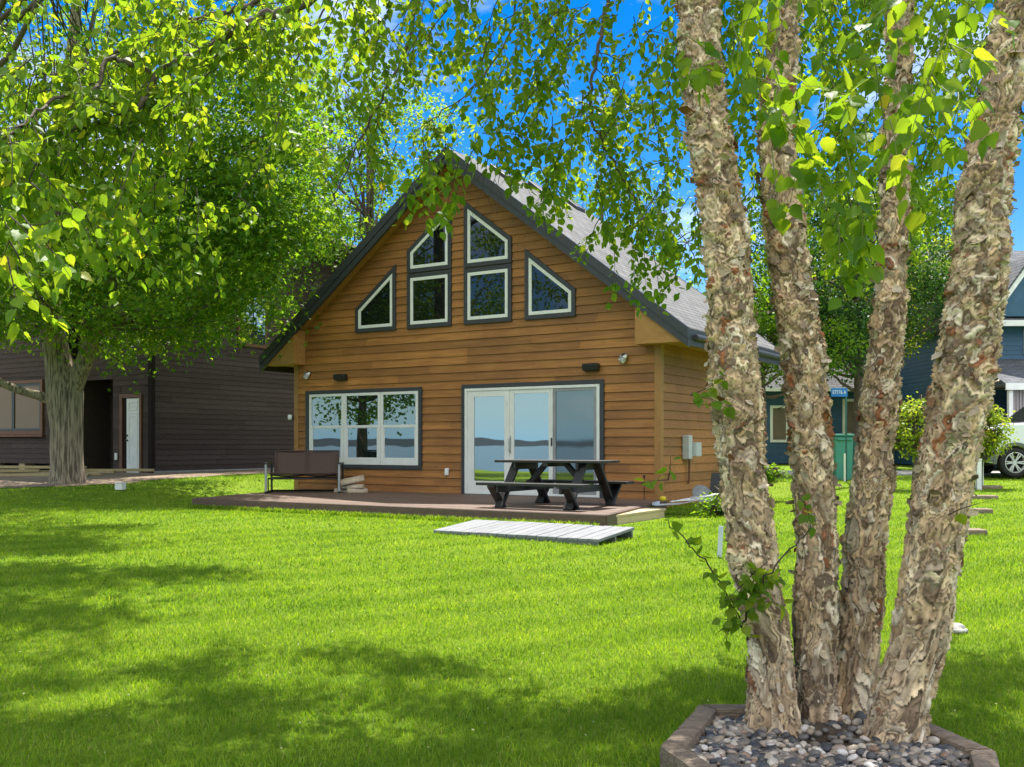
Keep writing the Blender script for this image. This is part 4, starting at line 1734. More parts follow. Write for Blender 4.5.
def boulder(name, label, cat, loc, sx, sy, sz, m='stone'):
    import bmesh
    bm = bmesh.new()
    bmesh.ops.create_icosphere(bm, subdivisions=4, radius=1)
    for v in bm.verts:
        n_ = noise.noise(v.co * 1.3 + Vector(loc)) * .35 + noise.noise(v.co * 4 + Vector(loc)) * .10
        v.co *= 1 + n_
        v.co.x *= sx
        v.co.y *= sy
        v.co.z *= sz
    me = bpy.data.meshes.new(name)
    bm.to_mesh(me)
    bm.free()
    me.materials.append(M[m])
    me.polygons.foreach_set('use_smooth', [True] * len(me.polygons))
    o = bpy.data.objects.new(name, me)
    COL.objects.link(o)
    o.location = loc
    return tag(o, label, cat)


boulder('rock', 'flat pale rock lying on the lawn right of the birch', 'rock', (3.05, 6.92, .075), .095, .07, .04)
boulder('rock', 'dark low rock on grass beside the blue house wall', 'rock', (4.75, 20.2, .42), .28, .2, .13, 'old_timber')

# ================================================================== planter ring of timbers
HEX = [(.90, 4.60), (1.70, 4.66), (1.86, 3.95), (1.60, 3.28), (.86, 3.25), (.645, 4.0)]
pr = thing('planter_edging', 'weathered timber edging set in a hexagon round the birch', 'planter', (1.26, 3.95, 0))
for i in range(6):
    a, b_ = Vector((*HEX[i], 0)), Vector((*HEX[(i + 1) % 6], 0))
    ctr = Vector((1.26, 3.95, 0))
    a, b_ = a - ctr, b_ - ctr
    d = (b_ - a).normalized()
    mb = MB()
    n_ = 26
    o_ = 0
    nrm = Vector((-d.y, d.x, 0))
    if nrm.dot(a) > 0:
        nrm = -nrm
    k = 24
    L_ = (b_ - a).length
    for s_ in range(n_ + 1):
        f_ = s_ / n_
        for j in range(k):
            t2 = 2 * math.pi * j / k
            cx_, sz_ = math.cos(t2), math.sin(t2)
            e = 7
            rr = (abs(cx_) ** e + abs(sz_) ** e) ** (-1 / e)
            jit = 1 + .09 * noise.noise(Vector((f_ * L_ * 4 + i * 9, cx_ * 2.2, sz_ * 2.2))) + .05 * noise.noise(Vector((f_ * L_ * 16 + i * 9, cx_ * 9, sz_ * 9)))
            u, z = cx_ * rr * .050 * jit, sz_ * rr * .074 * jit
            # mitred ends
            cut = math.tan(R(29)) * u
            l0, l1 = -.02 + (.055 + u) * .55, L_ + .02 - (.055 + u) * .55
            p_ = a + d * (l0 + (l1 - l0) * f_) + nrm * (u + .0)
            mb.v.append((p_.x, p_.y, z + .075))
    for s_ in range(n_):
        for j in range(k):
            q0, q1 = s_ * k + j, s_ * k + (j + 1) % k
            mb.f.append((q0, q1, q1 + k, q0 + k))
            mb.mi.append(0)
    mb.f.append(tuple(range(k - 1, -1, -1)))
    mb.mi.append(0)
    mb.f.append(tuple(n_ * k + j for j in range(k)))
    mb.mi.append(0)
    o = mb.build('timber', 'old_timber', pr, smooth=True)
    o.data.set_sharp_from_angle(angle=R(32))


def in_hex(x, y, grow=0.0):
    x, y = np.asarray(x), np.asarray(y)
    r = np.ones(x.shape, bool)
    c_ = np.array([1.28, 3.93])
    for i in range(6):
        a, b_ = np.array(HEX[i]), np.array(HEX[(i + 1) % 6])
        d = b_ - a
        n_ = np.array([-d[1], d[0]]) / np.hypot(*d)
        if n_ @ (c_ - a) < 0:
            n_ = -n_
        r &= ((x - a[0]) * n_[0] + (y - a[1]) * n_[1]) > -grow
    return r


mb = MB()
mb.prism([(a, b_) for a, b_ in HEX], .03, .075, axis='z')
o_ = len(mb.v)
for i in range(13):
    for j in range(40):
        r_ = .02 + i * .034
        a = j * math.pi / 20
        x, y = 1.40 + r_ * 1.15 * math.cos(a), 4.36 + r_ * .8 * math.sin(a)
        mb.v.append((x, y, .066 + .07 * math.exp(-(r_ / .22) ** 2) + .012 * noise.noise(Vector((x * 14, y * 14, 2)))))
for i in range(12):
    for j in range(40):
        a, b_ = o_ + i * 40 + j, o_ + i * 40 + (j + 1) % 40
        mb.f.append((a, a + 40, b_ + 40, b_))
        mb.mi.append(0)
tag(mb.build('planting_soil', 'mulch', smooth=True), kind='structure')


def pebble_mat():
    m, p, L = newmat('pebbles')
    g = N(m, 'ShaderNodeNewGeometry')
    r = ramp(m, [(0, (.03, .032, .036)), (.2, (.07, .07, .075)), (.38, (.18, .15, .12)), (.52, (.115, .11, .105)), (.66, (.32, .25, .18)), (.80, (.50, .45, .38)), (.88, (.26, .155, .10)), (1, (.70, .67, .62))])
    r.color_ramp.interpolation = 'LINEAR'
    L.new(g.outputs['Random Per Island'], r.inputs[0])
    t = N(m, 'ShaderNodeTexCoord')
    n = N(m, 'ShaderNodeTexNoise', Scale=60.0, Detail=4)
    L.new(t.outputs['Object'], n.inputs['Vector'])
    r2 = ramp(m, [(.3, (.75, .75, .75)), (.7, (1.1, 1.1, 1.1))])
    L.new(n.outputs[0], r2.inputs[0])
    mm = N(m, 'ShaderNodeMixRGB', blend_type='MULTIPLY')
    mm.inputs[0].default_value = 1
    L.new(r.outputs[0], mm.inputs[1])
    L.new(r2.outputs[0], mm.inputs[2])
    L.new(mm.outputs[0], p.inputs['Base Color'])
    p.inputs['Roughness'].default_value = .5
    return m


M['pebble'] = pebble_mat()
import bmesh
bm = bmesh.new()
bmesh.ops.create_icosphere(bm, subdivisions=2, radius=1)
bm.verts.ensure_lookup_table()
IV = np.array([v.co[:] for v in bm.verts])
IF = np.array([[v.index for v in f.verts] for f in bm.faces])
bm.free()
pv, pf = [], []
cnt = 0
while cnt < 2400:
    x, y = random.uniform(.55, 1.97), random.uniform(3.2, 4.68)
    if not in_hex(np.array([x]), np.array([y]), -.05)[0]:
        continue
    s_ = random.uniform(.011, .027) * (1.25 if random.random() < .12 else 1)
    sc = np.array([s_ * random.uniform(.9, 1.35), s_ * random.uniform(.75, 1.05), s_ * random.uniform(.45, .75)])
    e = Matrix.Rotation(random.uniform(0, 6.28), 3, 'Z') @ Matrix.Rotation(random.uniform(-.5, .5), 3, 'X') @ Matrix.Rotation(random.uniform(-.4, .4), 3, 'Y')
    w_ = IV * (1 + .16 * np.sin(IV[:, [1]] * 2.3 + cnt) * np.cos(IV[:, [0]] * 1.9 + cnt * 1.7))
    w_ = (w_ * sc) @ np.array(e).T
    if (x - 1.40) ** 2 + (y - 4.36) ** 2 < (.28 + .05 * math.sin(7 * x + 9 * y)) ** 2 and random.random() < .8:
        continue
    mound = .035 * math.exp(-((x - 1.4) ** 2 + (y - 4.3) ** 2) / .2)
    w_ += np.array([x, y, .078 + random.uniform(0, .028) + mound])
    pf.append(IF + cnt * len(IV))
    pv.append(w_)
    cnt += 1
pf = np.concatenate(pf)
o = np_mesh('gravel', np.concatenate(pv), pf.ravel(), np.full(len(pf), 3), 'pebble', smooth=True)
tag(o, 'rounded grey and tan river pebbles filling the birch planter', 'gravel', None, 'stuff')
# ================================================================== leaves
LT_BIRCH = (np.array([(0, 0, 0), (-.30, .20, .03), (-.40, .42, .05), (-.26, .70, .02), (0, 1.05, -.10),
                      (.26, .70, .02), (.40, .42, .05), (.30, .20, .03), (0, .36, -.05), (0, .70, -.06)], float),
            [(0, 8, 1), (1, 8, 2), (2, 8, 9, 3), (3, 9, 4), (4, 9, 5), (5, 9, 8, 6), (6, 8, 7), (7, 8, 0)])
def fine_leaf():
    ys = [0, .06, .14, .23, .33, .44, .56, .68, .79, .89, .98, 1.08]
    ws = [.02, .17, .30, .39, .42, .41, .36, .28, .19, .11, .05, 0]
    vs, fs = [], []
    for k, (y, w) in enumerate(zip(ys, ws)):
        ser = .018 if k % 2 else -.012
        dz = .022 if k % 2 else -.022
        bend = -.16 * y * y
        vs += [(-(w + ser * (w > .04)), y - .03 * (w > .1) * (k % 2), .12 * w + dz * w * 2 + bend), (-w * .5, y + .03, .05 * w + dz * w + bend), (0, y + .05 * (k < 10), -.035 + bend),
               (w * .5, y + .03, .05 * w + dz * w + bend), ((w + ser * (w > .04)), y - .03 * (w > .1) * (k % 2), .12 * w + dz * w * 2 + bend)]
    for k in range(len(ys) - 1):
        for j in range(4):
            a = k * 5 + j
            fs.append((a, a + 1, a + 6, a + 5))
    return np.array(vs, float), fs


LT_NEAR = fine_leaf()
LT_MAPLE = (np.array([(0, 0, 0), (-.16, .34, 0), (-.62, .30, -.10), (-.30, .55, .02), (0, .50, .0), (-.15, .72, .03), (0, 1.08, -.12),
                      (.15, .72, .03), (.30, .55, .02), (.62, .30, -.10), (.16, .34, 0)], float),
            [(0, 1, 4), (1, 2, 3, 4), (4, 3, 5), (4, 5, 6, 7), (4, 7, 8), (4, 8, 9, 10), (4, 10, 0)])
LT_SIMPLE = (np.array([(0, 0, 0), (-.36, .45, .06), (0, 1.0, -.06), (.36, .45, .06)], float), [(0, 2, 1), (0, 3, 2)])


def norm(a):
    return a / np.maximum(np.linalg.norm(a, axis=-1, keepdims=True), 1e-9)


def leaf_arrays(tpl, pos, yd, nd, sc):
    T, Fc = tpl
    pos, sc = np.asarray(pos, float), np.asarray(sc, float)
    yd = norm(np.asarray(yd, float))
    xd = norm(np.cross(yd, np.asarray(nd, float)))
    zd = np.cross(xd, yd)
    V = pos[:, None, :] + sc[:, None, None] * (T[None, :, 0:1] * xd[:, None, :] + T[None, :, 1:2] * yd[:, None, :] + T[None, :, 2:3] * zd[:, None, :])
    k = len(T)
    flat = np.array([i for f in Fc for i in f])
    cn = np.array([len(f) for f in Fc])
    n = len(pos)
    FF = (flat[None, :] + (np.arange(n) * k)[:, None]).ravel()
    return V.reshape(-1, 3), FF, np.tile(cn, n)


def crown_obj(name, parts, tw, mats, parent, origin):
    """parts: leaf arrays; tw: MB of twigs (material 1 on)"""
    Vs, Fs, Cs, Ms = [], [], [], []
    o_ = 0
    for (V, FF, cn), mi in parts:
        Vs.append(V)
        Fs.append(FF + o_)
        Cs.append(cn)
        Ms.append(np.full(len(cn), mi))
        o_ += len(V)
    if tw is not None and tw.v:
        Vs.append(np.array(tw.v, float))
        Fs.append(np.array([i for f in tw.f for i in f]) + o_)
        Cs.append(np.array([len(f) for f in tw.f]))
        Ms.append(np.array(tw.mi))
    return np_mesh(name, np.concatenate(Vs), np.concatenate(Fs), np.concatenate(Cs), mats, np.concatenate(Ms), parent, False, origin)


def rvec(n):
    return norm(rng.normal(size=(n, 3)))


def in_ell(c, r, n, shell=.35):
    d = rvec(n)
    rad = rng.uniform(shell ** 3, 1, n) ** (1 / 3)
    return np.array(c) + d * rad[:, None] * np.array(r)


def frame_px(p):
    d = max(p[1], .01)
    return CX + p[0] / d * F, HY - (p[2] - H) / d * F


def tree(name, label, cat, base, trunk_pts, trunk_r, ells, nclump, nleaf, lsize, leaf, bark, clump_r=(.4, .8), tpl=LT_SIMPLE,
         group=None, zmin=None, flat=.6, limbs=24, cull=None, seedv=0, droop=.35, sides=14, bnoise=.06):
    base = np.array(base, float)
    t_ = thing(name, label, cat, base, 0, group)
    tp = [np.array(p, float) for p in trunk_pts]
    mb = MB()
    # smooth trunk
    pts, rr = [], []
    m_ = 6
    for i in range(len(tp) - 1):
        for j in range(m_):
            f_ = j / m_
            pts.append(tp[i] * (1 - f_) + tp[i + 1] * f_)
            rr.append(trunk_r[i] * (1 - f_) + trunk_r[i + 1] * f_)
    pts.append(tp[-1])
    rr.append(trunk_r[-1])
    mb.tube(pts, rr, sides)
    for i, v in enumerate(mb.v):
        q = Vector((v[0] * 3.2 + seedv, v[1] * 3.2, v[2] * .55))
        ax = pts[min(i // sides, len(pts) - 1)]
        w_ = 1 + bnoise * 1.6 * noise.noise(q) + bnoise * noise.noise(q * 3.1)
        mb.v[i] = (ax[0] + (v[0] - ax[0]) * w_, ax[1] + (v[1] - ax[1]) * w_, v[2])
    mb.build('trunk', bark, t_, smooth=True, origin=base)
    cl = []
    per = [e[2] if len(e) > 2 else 1 for e in ells]
    for e, w_ in zip(ells, per):
        cl.append(in_ell(e[0], e[1], max(1, int(nclump * w_ / sum(per)))))
    cl = np.concatenate(cl)
    if zmin is not None:
        cl = cl[cl[:, 2] > zmin + .4 * rng.random(len(cl))]
    if cull is not None:
        cl = np.array([c for c in cl if not cull(c)])
    tw = MB()
    # limbs towards groups of clumps
    sel = cl[rng.permutation(len(cl))[:limbs]]
    z0, z1 = tp[0][2], tp[-1][2]
    for c in sel:
        s_ = min(max((c[2] - z0) * .62 + .12 * (z1 - z0), .3 * (z1 - z0)) / (z1 - z0), .98)
        k = s_ * (len(pts) - 1)
        a = np.array(pts[int(k)])
        r0 = min(max(rr[int(k)] * .45, .012), .055)
        mid = a * .5 + c * .5 + np.array([0, 0, -.12 * np.linalg.norm(c - a)]) + rng.normal(size=3) * .15
        q_ = []
        for j in range(9):
            f_ = j / 8
            q_.append((1 - f_) ** 2 * a + 2 * f_ * (1 - f_) * mid + f_ * f_ * c + rng.normal(size=3) * .03)
        tw.tube(q_, [r0 * (1 - j / 8) + .008 for j in range(9)], 6, 1)
        near = cl[np.argsort(((cl - c) ** 2).sum(1))[1:7]]
        for c2 in near:
            b0 = q_[6]
            tw.tube([b0, b0 * .5 + c2 * .5 + rng.normal(size=3) * .1, c2], [.02, .013, .005], 4, 1)
    # leaves
    P_, Y_, N_, S_ = [], [], [], []
    ctr = np.mean([e[0] for e in ells], axis=0)
    for c in cl:
        n = int(nleaf * rng.uniform(.5, 1.4))
        r_ = rng.uniform(*clump_r)
        o_ = rng.normal(size=(n, 3)) * r_ * np.array([1, 1, flat]) * .6
        P_.append(c + o_)
        Y_.append(o_ / r_ * .7 + rng.normal(size=(n, 3)) * .5 + np.array([0, 0, -droop]))
        N_.append(norm(rng.normal(size=(n, 3)) * .55 + np.array([0, 0, .9]) + norm(c - ctr) * .35))
        S_.append(rng.uniform(.65, 1.2, n) * lsize)
    la = leaf_arrays(tpl, np.concatenate(P_), np.concatenate(Y_), np.concatenate(N_), np.concatenate(S_))
    crown_obj('crown', [(la, 0)], tw, [leaf, 'branch_bark'], t_, base)
    return t_


# ------------------------------------------------------------------ the maple on the left
mz = float(gh(*MAPLE)) + .06
mx_, my_ = MAPLE
tm = thing('maple_tree', 'large maple with thick furrowed trunk and dense crown left of cabin', 'tree', (mx_, my_, mz))


def lathe_trunk(mb, pts, rads, k, seg, sd, flare=None):
    pp, rr = [], []
    for i in range(len(pts) - 1):
        for j in range(seg):
            f_ = j / seg
            f2 = f_
            pp.append(np.array(pts[i]) * (1 - f2) + np.array(pts[i + 1]) * f2)
            rr.append(rads[i] * (1 - f2) + rads[i + 1] * f2)
    pp.append(np.array(pts[-1]))
    rr.append(rads[-1])
    o_ = len(mb.v)
    mb.tube(pp, rr, k)
    for i in range(o_, len(mb.v)):
        v = mb.v[i]
        ax = pp[min((i - o_) // k, len(pp) - 1)]
        dv = Vector((v[0] - ax[0], v[1] - ax[1], v[2] - ax[2]))
        r_ = max(dv.length, 1e-4)
        u = dv / r_
        q = Vector((u.x * 4.5 + sd, u.y * 4.5, v[2] * .22))
        ridge = abs(noise.noise(q * 1.6 + Vector((0, 0, v[2] * .5)))) * 2 - .4
        r2_ = abs(noise.noise(Vector((u.x * 11 + sd, u.y * 11, v[2] * 1.1)))) * 2 - .3
        w_ = 1 + .028 * ridge + .026 * r2_ + .05 * noise.noise(Vector((u.x * 1.5 + sd, u.y * 1.5, v[2] * .8)))
        if flare:
            h_ = v[2] - flare
            w_ += .22 * math.exp(-max(h_, 0) / .22) * (.6 + .5 * noise.noise(Vector((u.x * 2.2 + sd, u.y * 2.2, 3))))
        mb.v[i] = (ax[0] + dv.x * w_, ax[1] + dv.y * w_, ax[2] + dv.z * w_)


mb = MB()
lathe_trunk(mb, [P(67, 500, my_), P(67, 470, my_), P(67, 430, my_), P(65, 395, my_), P(59, 365, my_), P(53, 335, my_), P(49, 290, my_ + .2), P(56, 200, my_ + .4), P(70, 90, my_ + .3), P(80, -40, my_)],
            [.385, .355, .355, .40, .30, .265, .24, .24, .17, .08], 110, 16, 1.0, mz)
lathe_trunk(mb, [P(66, 408, my_ + .05), P(74, 385, my_ - .05), P(85, 360, my_ - .2), P(96, 330, my_ - .4), P(116, 270, my_ - .7), P(150, 200, my_ - 1), P(200, 120, my_ - 1.2)], [.20, .22, .19, .17, .14, .10, .05], 24, 8, 5.0)
lathe_trunk(mb, [P(54, 402, my_), P(40, 396, my_ - .1), P(18, 390, my_ - .3), P(-10, 378, my_ - .5), P(-60, 340, my_ - 1)], [.13, .105, .095, .085, .05], 16, 8, 8.0)
mb.build('trunk', 'maple_bark', tm, smooth=True, origin=(mx_, my_, mz))


def maple_ok(c):
    x, y = frame_px(c)
    # lower outline of the crown as the photo shows it
    lim = np.interp(x, [-400, 0, 40, 75, 110, 140, 175, 215, 260, 300, 340, 380], [335, 345, 330, 335, 385, 372, 345, 372, 345, 305, 215, 120])
    return y < lim - 8


cl = np.concatenate([in_ell((-10.6, 23.6, 9.3), (6.3, 5.6, 6.6), 640, .5), in_ell((-7.6, 21.5, 5.6), (3.2, 2.6, 2.4), 150, .2), in_ell((-11.5, 20.8, 5.6), (3.6, 2.4, 2.2), 90, .2), in_ell((-5.7, 22, 7.0), (1.7, 1.8, 3.2), 120, .2)])
cl = np.array([c for c in cl if maple_ok(c) and c[2] > 2.9])
P_, Y_, N_, S_ = [], [], [], []
tw = MB()
starts = [P(54, 330, my_), P(50, 290, my_ + .2), P(90, 330, my_ - .4), P(56, 200, my_ + .4), P(150, 200, my_ - 1), P(110, 270, my_ - .7)]
for i, c in enumerate(cl):
    n = int(rng.uniform(55, 125))
    r_ = rng.uniform(.4, .78)
    o_ = rng.normal(size=(n, 3)) * r_ * np.array([1, 1, .55]) * .6
    P_.append(c + o_)
    Y_.append(o_ / r_ * .6 + rng.normal(size=(n, 3)) * .45 + np.array([0, 0, -.55]))
    N_.append(norm(rng.normal(size=(n, 3)) * .5 + np.array([0, -.1, .9])))
    S_.append(rng.uniform(.65, 1.2, n) * .125)
    if i % 7 == 0:
        a = min(starts, key=lambda s: np.linalg.norm(s - c) + max(0, s[2] - c[2]) * 2)
        mid = a * .45 + c * .55 + np.array([0, 0, .25]) + rng.normal(size=3) * .2
        q_ = [(1 - f_) ** 2 * a + 2 * f_ * (1 - f_) * mid + f_ * f_ * c for f_ in np.linspace(0, 1, 8)]
        tw.tube(q_, list(np.linspace(.032, .006, 8)), 5, 1)
        for c2 in cl[np.argsort(((cl - c) ** 2).sum(1))[1:4]]:
            tw.tube([q_[5], (q_[5] + c2) / 2 + rng.normal(size=3) * .1, c2], [.018, .012, .005], 4, 1)
la = leaf_arrays(LT_MAPLE, np.concatenate(P_), np.concatenate(Y_), np.concatenate(N_), np.concatenate(S_))
crown_obj('crown', [(la, 0)], tw, ['maple_leaf', 'branch_bark'], tm, (mx_, my_, mz))

# ------------------------------------------------------------------ river birch
BO = (1.40, 4.38, .0)
bt = thing('birch_tree', 'four stemmed river birch with peeling tan bark in the timber planter', 'tree', BO)
STEMS = [
    ([(776, 752, 66), (774, 735, 60), (772, 690, 53), (768, 634, 47), (755, 570, 50), (750, 534, 51), (741, 455, 52), (734, 377, 56), (731, 300, 50), (727, 249, 49), (717, 178, 49), (705, 107, 47), (697, 0, 43)], 4.38, 4.50, (-.10, .03)),
    ([(818, 748, 54), (818, 735, 50), (816, 680, 46), (815, 597, 45), (817, 534, 46), (812, 455, 46), (805, 377, 46), (795, 300, 46), (787, 249, 44), (776, 142, 37), (782, 60, 34), (785, 0, 32)], 4.48, 4.62, (.02, .10)),
    ([(851, 748, 52), (852, 730, 48), (856, 680, 46), (861, 597, 43), (866, 534, 42), (875, 455, 40), (883, 377, 38), (890, 300, 34), (893, 249, 31), (896, 142, 28), (900, 0, 25)], 4.60, 4.95, (.06, .16)),
    ([(884, 770, 78), (890, 750, 68), (902, 700, 60), (920, 634, 58), (930, 570, 60), (936, 534, 61), (948, 455, 62), (963, 377, 63), (972, 320, 60), (980, 260, 58), (986, 178, 53), (1000, 107, 45), (1018, 0, 40)], 4.22, 4.10, (.26, -.10)),
]
tops = []
flk = []


def catmull(pts, m_):
    out_ = []
    n = len(pts)
    for i in range(n - 1):
        p0, p1, p2, p3 = pts[max(i - 1, 0)], pts[i], pts[i + 1], pts[min(i + 2, n - 1)]
        for j in range(m_):
            t2 = j / m_
            out_.append(.5 * ((2 * p1) + (-p0 + p2) * t2 + (2 * p0 - 5 * p1 + 4 * p2 - p3) * t2 * t2 + (-p0 + 3 * p1 - 3 * p2 + p3) * t2 ** 3))
    out_.append(pts[-1])
    return np.array(out_)


for si, (pp, d0, d1, lean) in enumerate(STEMS):
    ctl = []
    for x, y, w in pp:
        f_ = (750 - y) / 750
        d = d0 + (d1 - d0) * f_
        ctl.append(np.array([*P(x, y, d), w / 2 / F * d]))
    last = ctl[-1].copy()
    for k in range(1, 5):
        nx_ = last.copy()
        nx_[:3] += np.array([lean[0] * k * .9, lean[1] * k * .9, 1.0 * k])
        nx_[3] = last[3] * (1 - .17 * k)
        ctl.append(nx_)
    ctl[0][2] = min(ctl[0][2], .03)
    sp = catmull(np.array(ctl), 14)
    # even spacing
    sl_ = np.concatenate([[0], np.cumsum(np.linalg.norm(np.diff(sp[:, :3], axis=0), axis=1))])
    tt = np.arange(0, sl_[-1], .02)
    sp = np.stack([np.interp(tt, sl_, sp[:, c]) for c in range(4)], 1)
    sp[:, 3] *= .91
    k = 132
    tt2 = np.arange(0, tt[-1], .0065)
    top_z = 3.95
    fine_ = [t2 for t2 in tt2 if np.interp(t2, tt, sp[:, 2]) < top_z] + list(np.arange(np.interp(top_z, sp[:, 2], tt), tt[-1], .08))
    fp = np.stack([np.interp(fine_, tt, sp[:, c]) for c in range(4)], 1)
    # papery plates: warped cells, each with its own layer, tilt and tone
    zs = np.concatenate([[0], np.cumsum(np.diff(fine_) * (np.interp(fp[:-1, 2], [0, .5, 1.2, 1.9], [.30, .36, .62, .95])))])
    TONE = [(.78, .66, .48), (.72, .57, .38), (.58, .43, .27), (.52, .42, .30), (.42, .30, .185), (.72, .64, .53), (.27, .19, .12), (.48, .35, .24), (.40, .33, .25), (.20, .14, .09), (.54, .40, .27), (.33, .13, .055)]
    mb = MB()
    n = len(sp)
    cs_, sn_ = np.cos(np.arange(k) * 2 * np.pi / k), np.sin(np.arange(k) * 2 * np.pi / k)
    colr = []
    nn = noise.noise
    vor = noise.voronoi
    for i in range(len(fine_)):
        c, r_ = fp[i, :3], fp[i, 3] * .95
        lowf = max(0, min(1, (1.3 - c[2]) / 1.1))
        hi_ = c[2] > top_z
        fl_ = .30 * math.exp(-max(c[2] - .08, 0) / .09)
        for j in range(k):
            q = Vector((cs_[j] * fp[i, 3] + si * 3.1, sn_[j] * fp[i, 3], zs[i]))
            off = .010 * nn(q * 7.0)
            if hi_:
                colr.append((.4, .31, .21, 1))
            else:
                w1 = Vector((nn(q * 13), nn(q * 13 + Vector((9, 0, 0))), nn(q * 13 + Vector((0, 9, 0)))))
                qw = q + w1 * .035
                # torn layers: terraces of a warped field, each lifting towards its torn edge
                f_ = 2.3 * nn(qw * 12) + 1.15 * nn(qw * 27 + Vector((5, 1, 0))) + .30 * nn(q * 62)
                lay = math.floor(f_ * 1.7)
                t_ = f_ * 1.7 - lay
                cell, pt = vor((qw + w1 * .02) * 12)
                hsh = math.sin(pt[0].x * 12.9898 + pt[0].y * 78.233 + pt[0].z * 37.719 + lay * 17.3) * 43758.5453
                h1 = hsh - math.floor(hsh)
                h2 = (hsh * 7.13) - math.floor(hsh * 7.13)
                edge = min((cell[1] - cell[0]) * 4.5, 1)
                off += .0042 * lay + (t_ ** 2.5) * .017 * (.5 + h1) - (1 - edge) * .004 + .0012 * nn(q * 110)
                ti_ = int(h2 * 11) if h1 < (.965 if c[2] > .9 else .99) else 11
                b_ = TONE[ti_]
                gry = .0 + .32 * lowf
                lum = (b_[0] * .5 + b_[1] * .4 + b_[2] * .1) * .9
                inner = max(0, 1 - t_ / .27)          # dark inner bark laid bare under a torn edge
                k1 = .66 + .52 * min(t_ * 1.25, 1)
                mixc = [(b_[x] * (1 - gry * .55) + lum * (1, .93, .82)[x] * gry * .55) * k1 for x in range(3)]
                inn = (.06, .038, .024)
                fi_ = max(inner * .95, (1 - edge) * .55 * (.4 + .6 * h2))
                colr.append(tuple((mixc[x] * (1 - fi_) + inn[x] * fi_) * (1.10, 1.03, .91)[x] for x in range(3)) + (1,))
            rr_ = r_ + off + r_ * fl_ * (.5 + nn(Vector((cs_[j] * 2.5, sn_[j] * 2.5, si))))
            mb.v.append((c[0] + cs_[j] * rr_, c[1] + sn_[j] * rr_, c[2]))
    for i in range(len(fine_) - 1):
        for j in range(k):
            a, b_ = i * k + j, i * k + (j + 1) % k
            mb.f.append((a, b_, b_ + k, a + k))
            mb.mi.append(0)
    nb = len(mb.f)
    nbase = len(mb.v)
    # peeling flakes
    vis = [i for i in range(n) if sp[i, 2] < 3.9]
    nf = int(1700 * (len(vis) * .02) / 3.4 * (np.mean(sp[vis, 3]) / .11) * .22)
    for _ in range(nf):
        i = random.choice(vis)
        low_ = max(0, min(1, (1.15 - sp[i, 2]) / .9))
        a0 = random.uniform(0, 2 * math.pi)
        r_ = sp[i, 3] * random.uniform(.94, 1.02)
        wdt = random.uniform(.005, .026) * (1 - .35 * low_)
        hgt = random.uniform(.008, .028) * (1 + 1.0 * low_)
        if random.random() < .12:
            wdt *= 1.6
        rot = random.gauss(0, .55 - .3 * low_) + (0 if random.random() < .75 else 1.2 * (1 - low_))
        curl = random.uniform(.002, .026) * (1 - .5 * low_)
        if random.random() < .10:
            curl *= 1.6
        edge = random.choice((-1, 1, 2, -2))
        base_off = random.uniform(.0, .005)
        wob = [random.uniform(.72, 1.12) for _q in range(16)]
        vs = []
        for gv in range(4):
            for gu in range(4):
                u, v = gu / 3 - .5, gv / 3 - .5
                e_ = wob[gv * 4 + gu]
                uu, vv = u * e_ * 2 * wdt * (1 - 1.5 * v * v), v * e_ * 2 * hgt * (1 - 1.5 * u * u)
                lift = base_off
                s_ = {1: u + .5, -1: .5 - u, 2: v + .5, -2: .5 - v}[edge]
                lift += curl * s_ ** 2.2 + .004 * (wob[(gv * 5 + gu * 3) % 16] - .9)
                du, dv = uu * math.cos(rot) - vv * math.sin(rot), uu * math.sin(rot) + vv * math.cos(rot)
                an = a0 + du / max(r_, .03)
                fi = min(max(i + dv / .02, 0), n - 1.001)
                ii = int(fi)
                c = sp[ii, :3] * (1 - fi + ii) + sp[ii + 1, :3] * (fi - ii)
                rr_ = (sp[ii, 3] * (1 - fi + ii) + sp[ii + 1, 3] * (fi - ii)) * .955 + lift
                vs.append((c[0] + math.cos(an) * rr_, c[1] + math.sin(an) * rr_, c[2]))
        fs_ = [(gv * 4 + gu, gv * 4 + gu + 1, gv * 4 + gu + 5, gv * 4 + gu + 4) for gv in range(3) for gu in range(3)]
        mb.add(vs, fs_, 1)
    o = mb.build('trunk', ['birch_bark', 'birch_flake'], bt, smooth=True, origin=BO)
    ca_ = o.data.attributes.new('bark', 'FLOAT_COLOR', 'POINT')
    ca_.data.foreach_set('color', np.concatenate([np.array(colr, dtype=np.float32), np.ones((len(mb.v) - nbase, 4), np.float32) * .4]).ravel())
    tops.append((sp, tt))

# crown: limbs, twigs, leaves
tw = MB()
LP, LY, LN, LS = [], [], [], []      # near leaves
QP, QY, QN, QS = [], [], [], []      # canopy above the frame
UP = np.array([0, 0, 1.0])


def clear(c):
    if c[1] < 4.6:
        return False
    # openings the drooping sprays leave in front of the gable
    x, y = frame_px(c)
    if y > 480:
        return False
    if 462 < x < 585 and y > np.interp(x, [462, 500, 520, 585], [178, 170, 205, 265]):
        return True
    if 300 < x < 462 and y > np.interp(x, [300, 340, 400, 410, 450, 462], [250, 235, 240, 262, 262, 190]):
        return True
    return 585 <= x < 690 and y > 315


def leaf_at(p, tdir, size, store, hang=.55):
    side = norm(np.cross(tdir, rng.normal(size=3)))
    y = norm(side * .75 + tdir * .35 + np.array([0, 0, -hang]) + rng.normal(size=3) * .18)
    nn = norm(UP * .8 + rng.normal(size=3) * .65 - np.array([0, .25, 0]))
    pet = p + y * size * .28
    if store[0] is LP and clear(pet):
        return pet
    store[0].append(pet)
    store[1].append(y)
    store[2].append(nn)
    store[3].append(size * rng.uniform(.65, 1.15))
    return pet


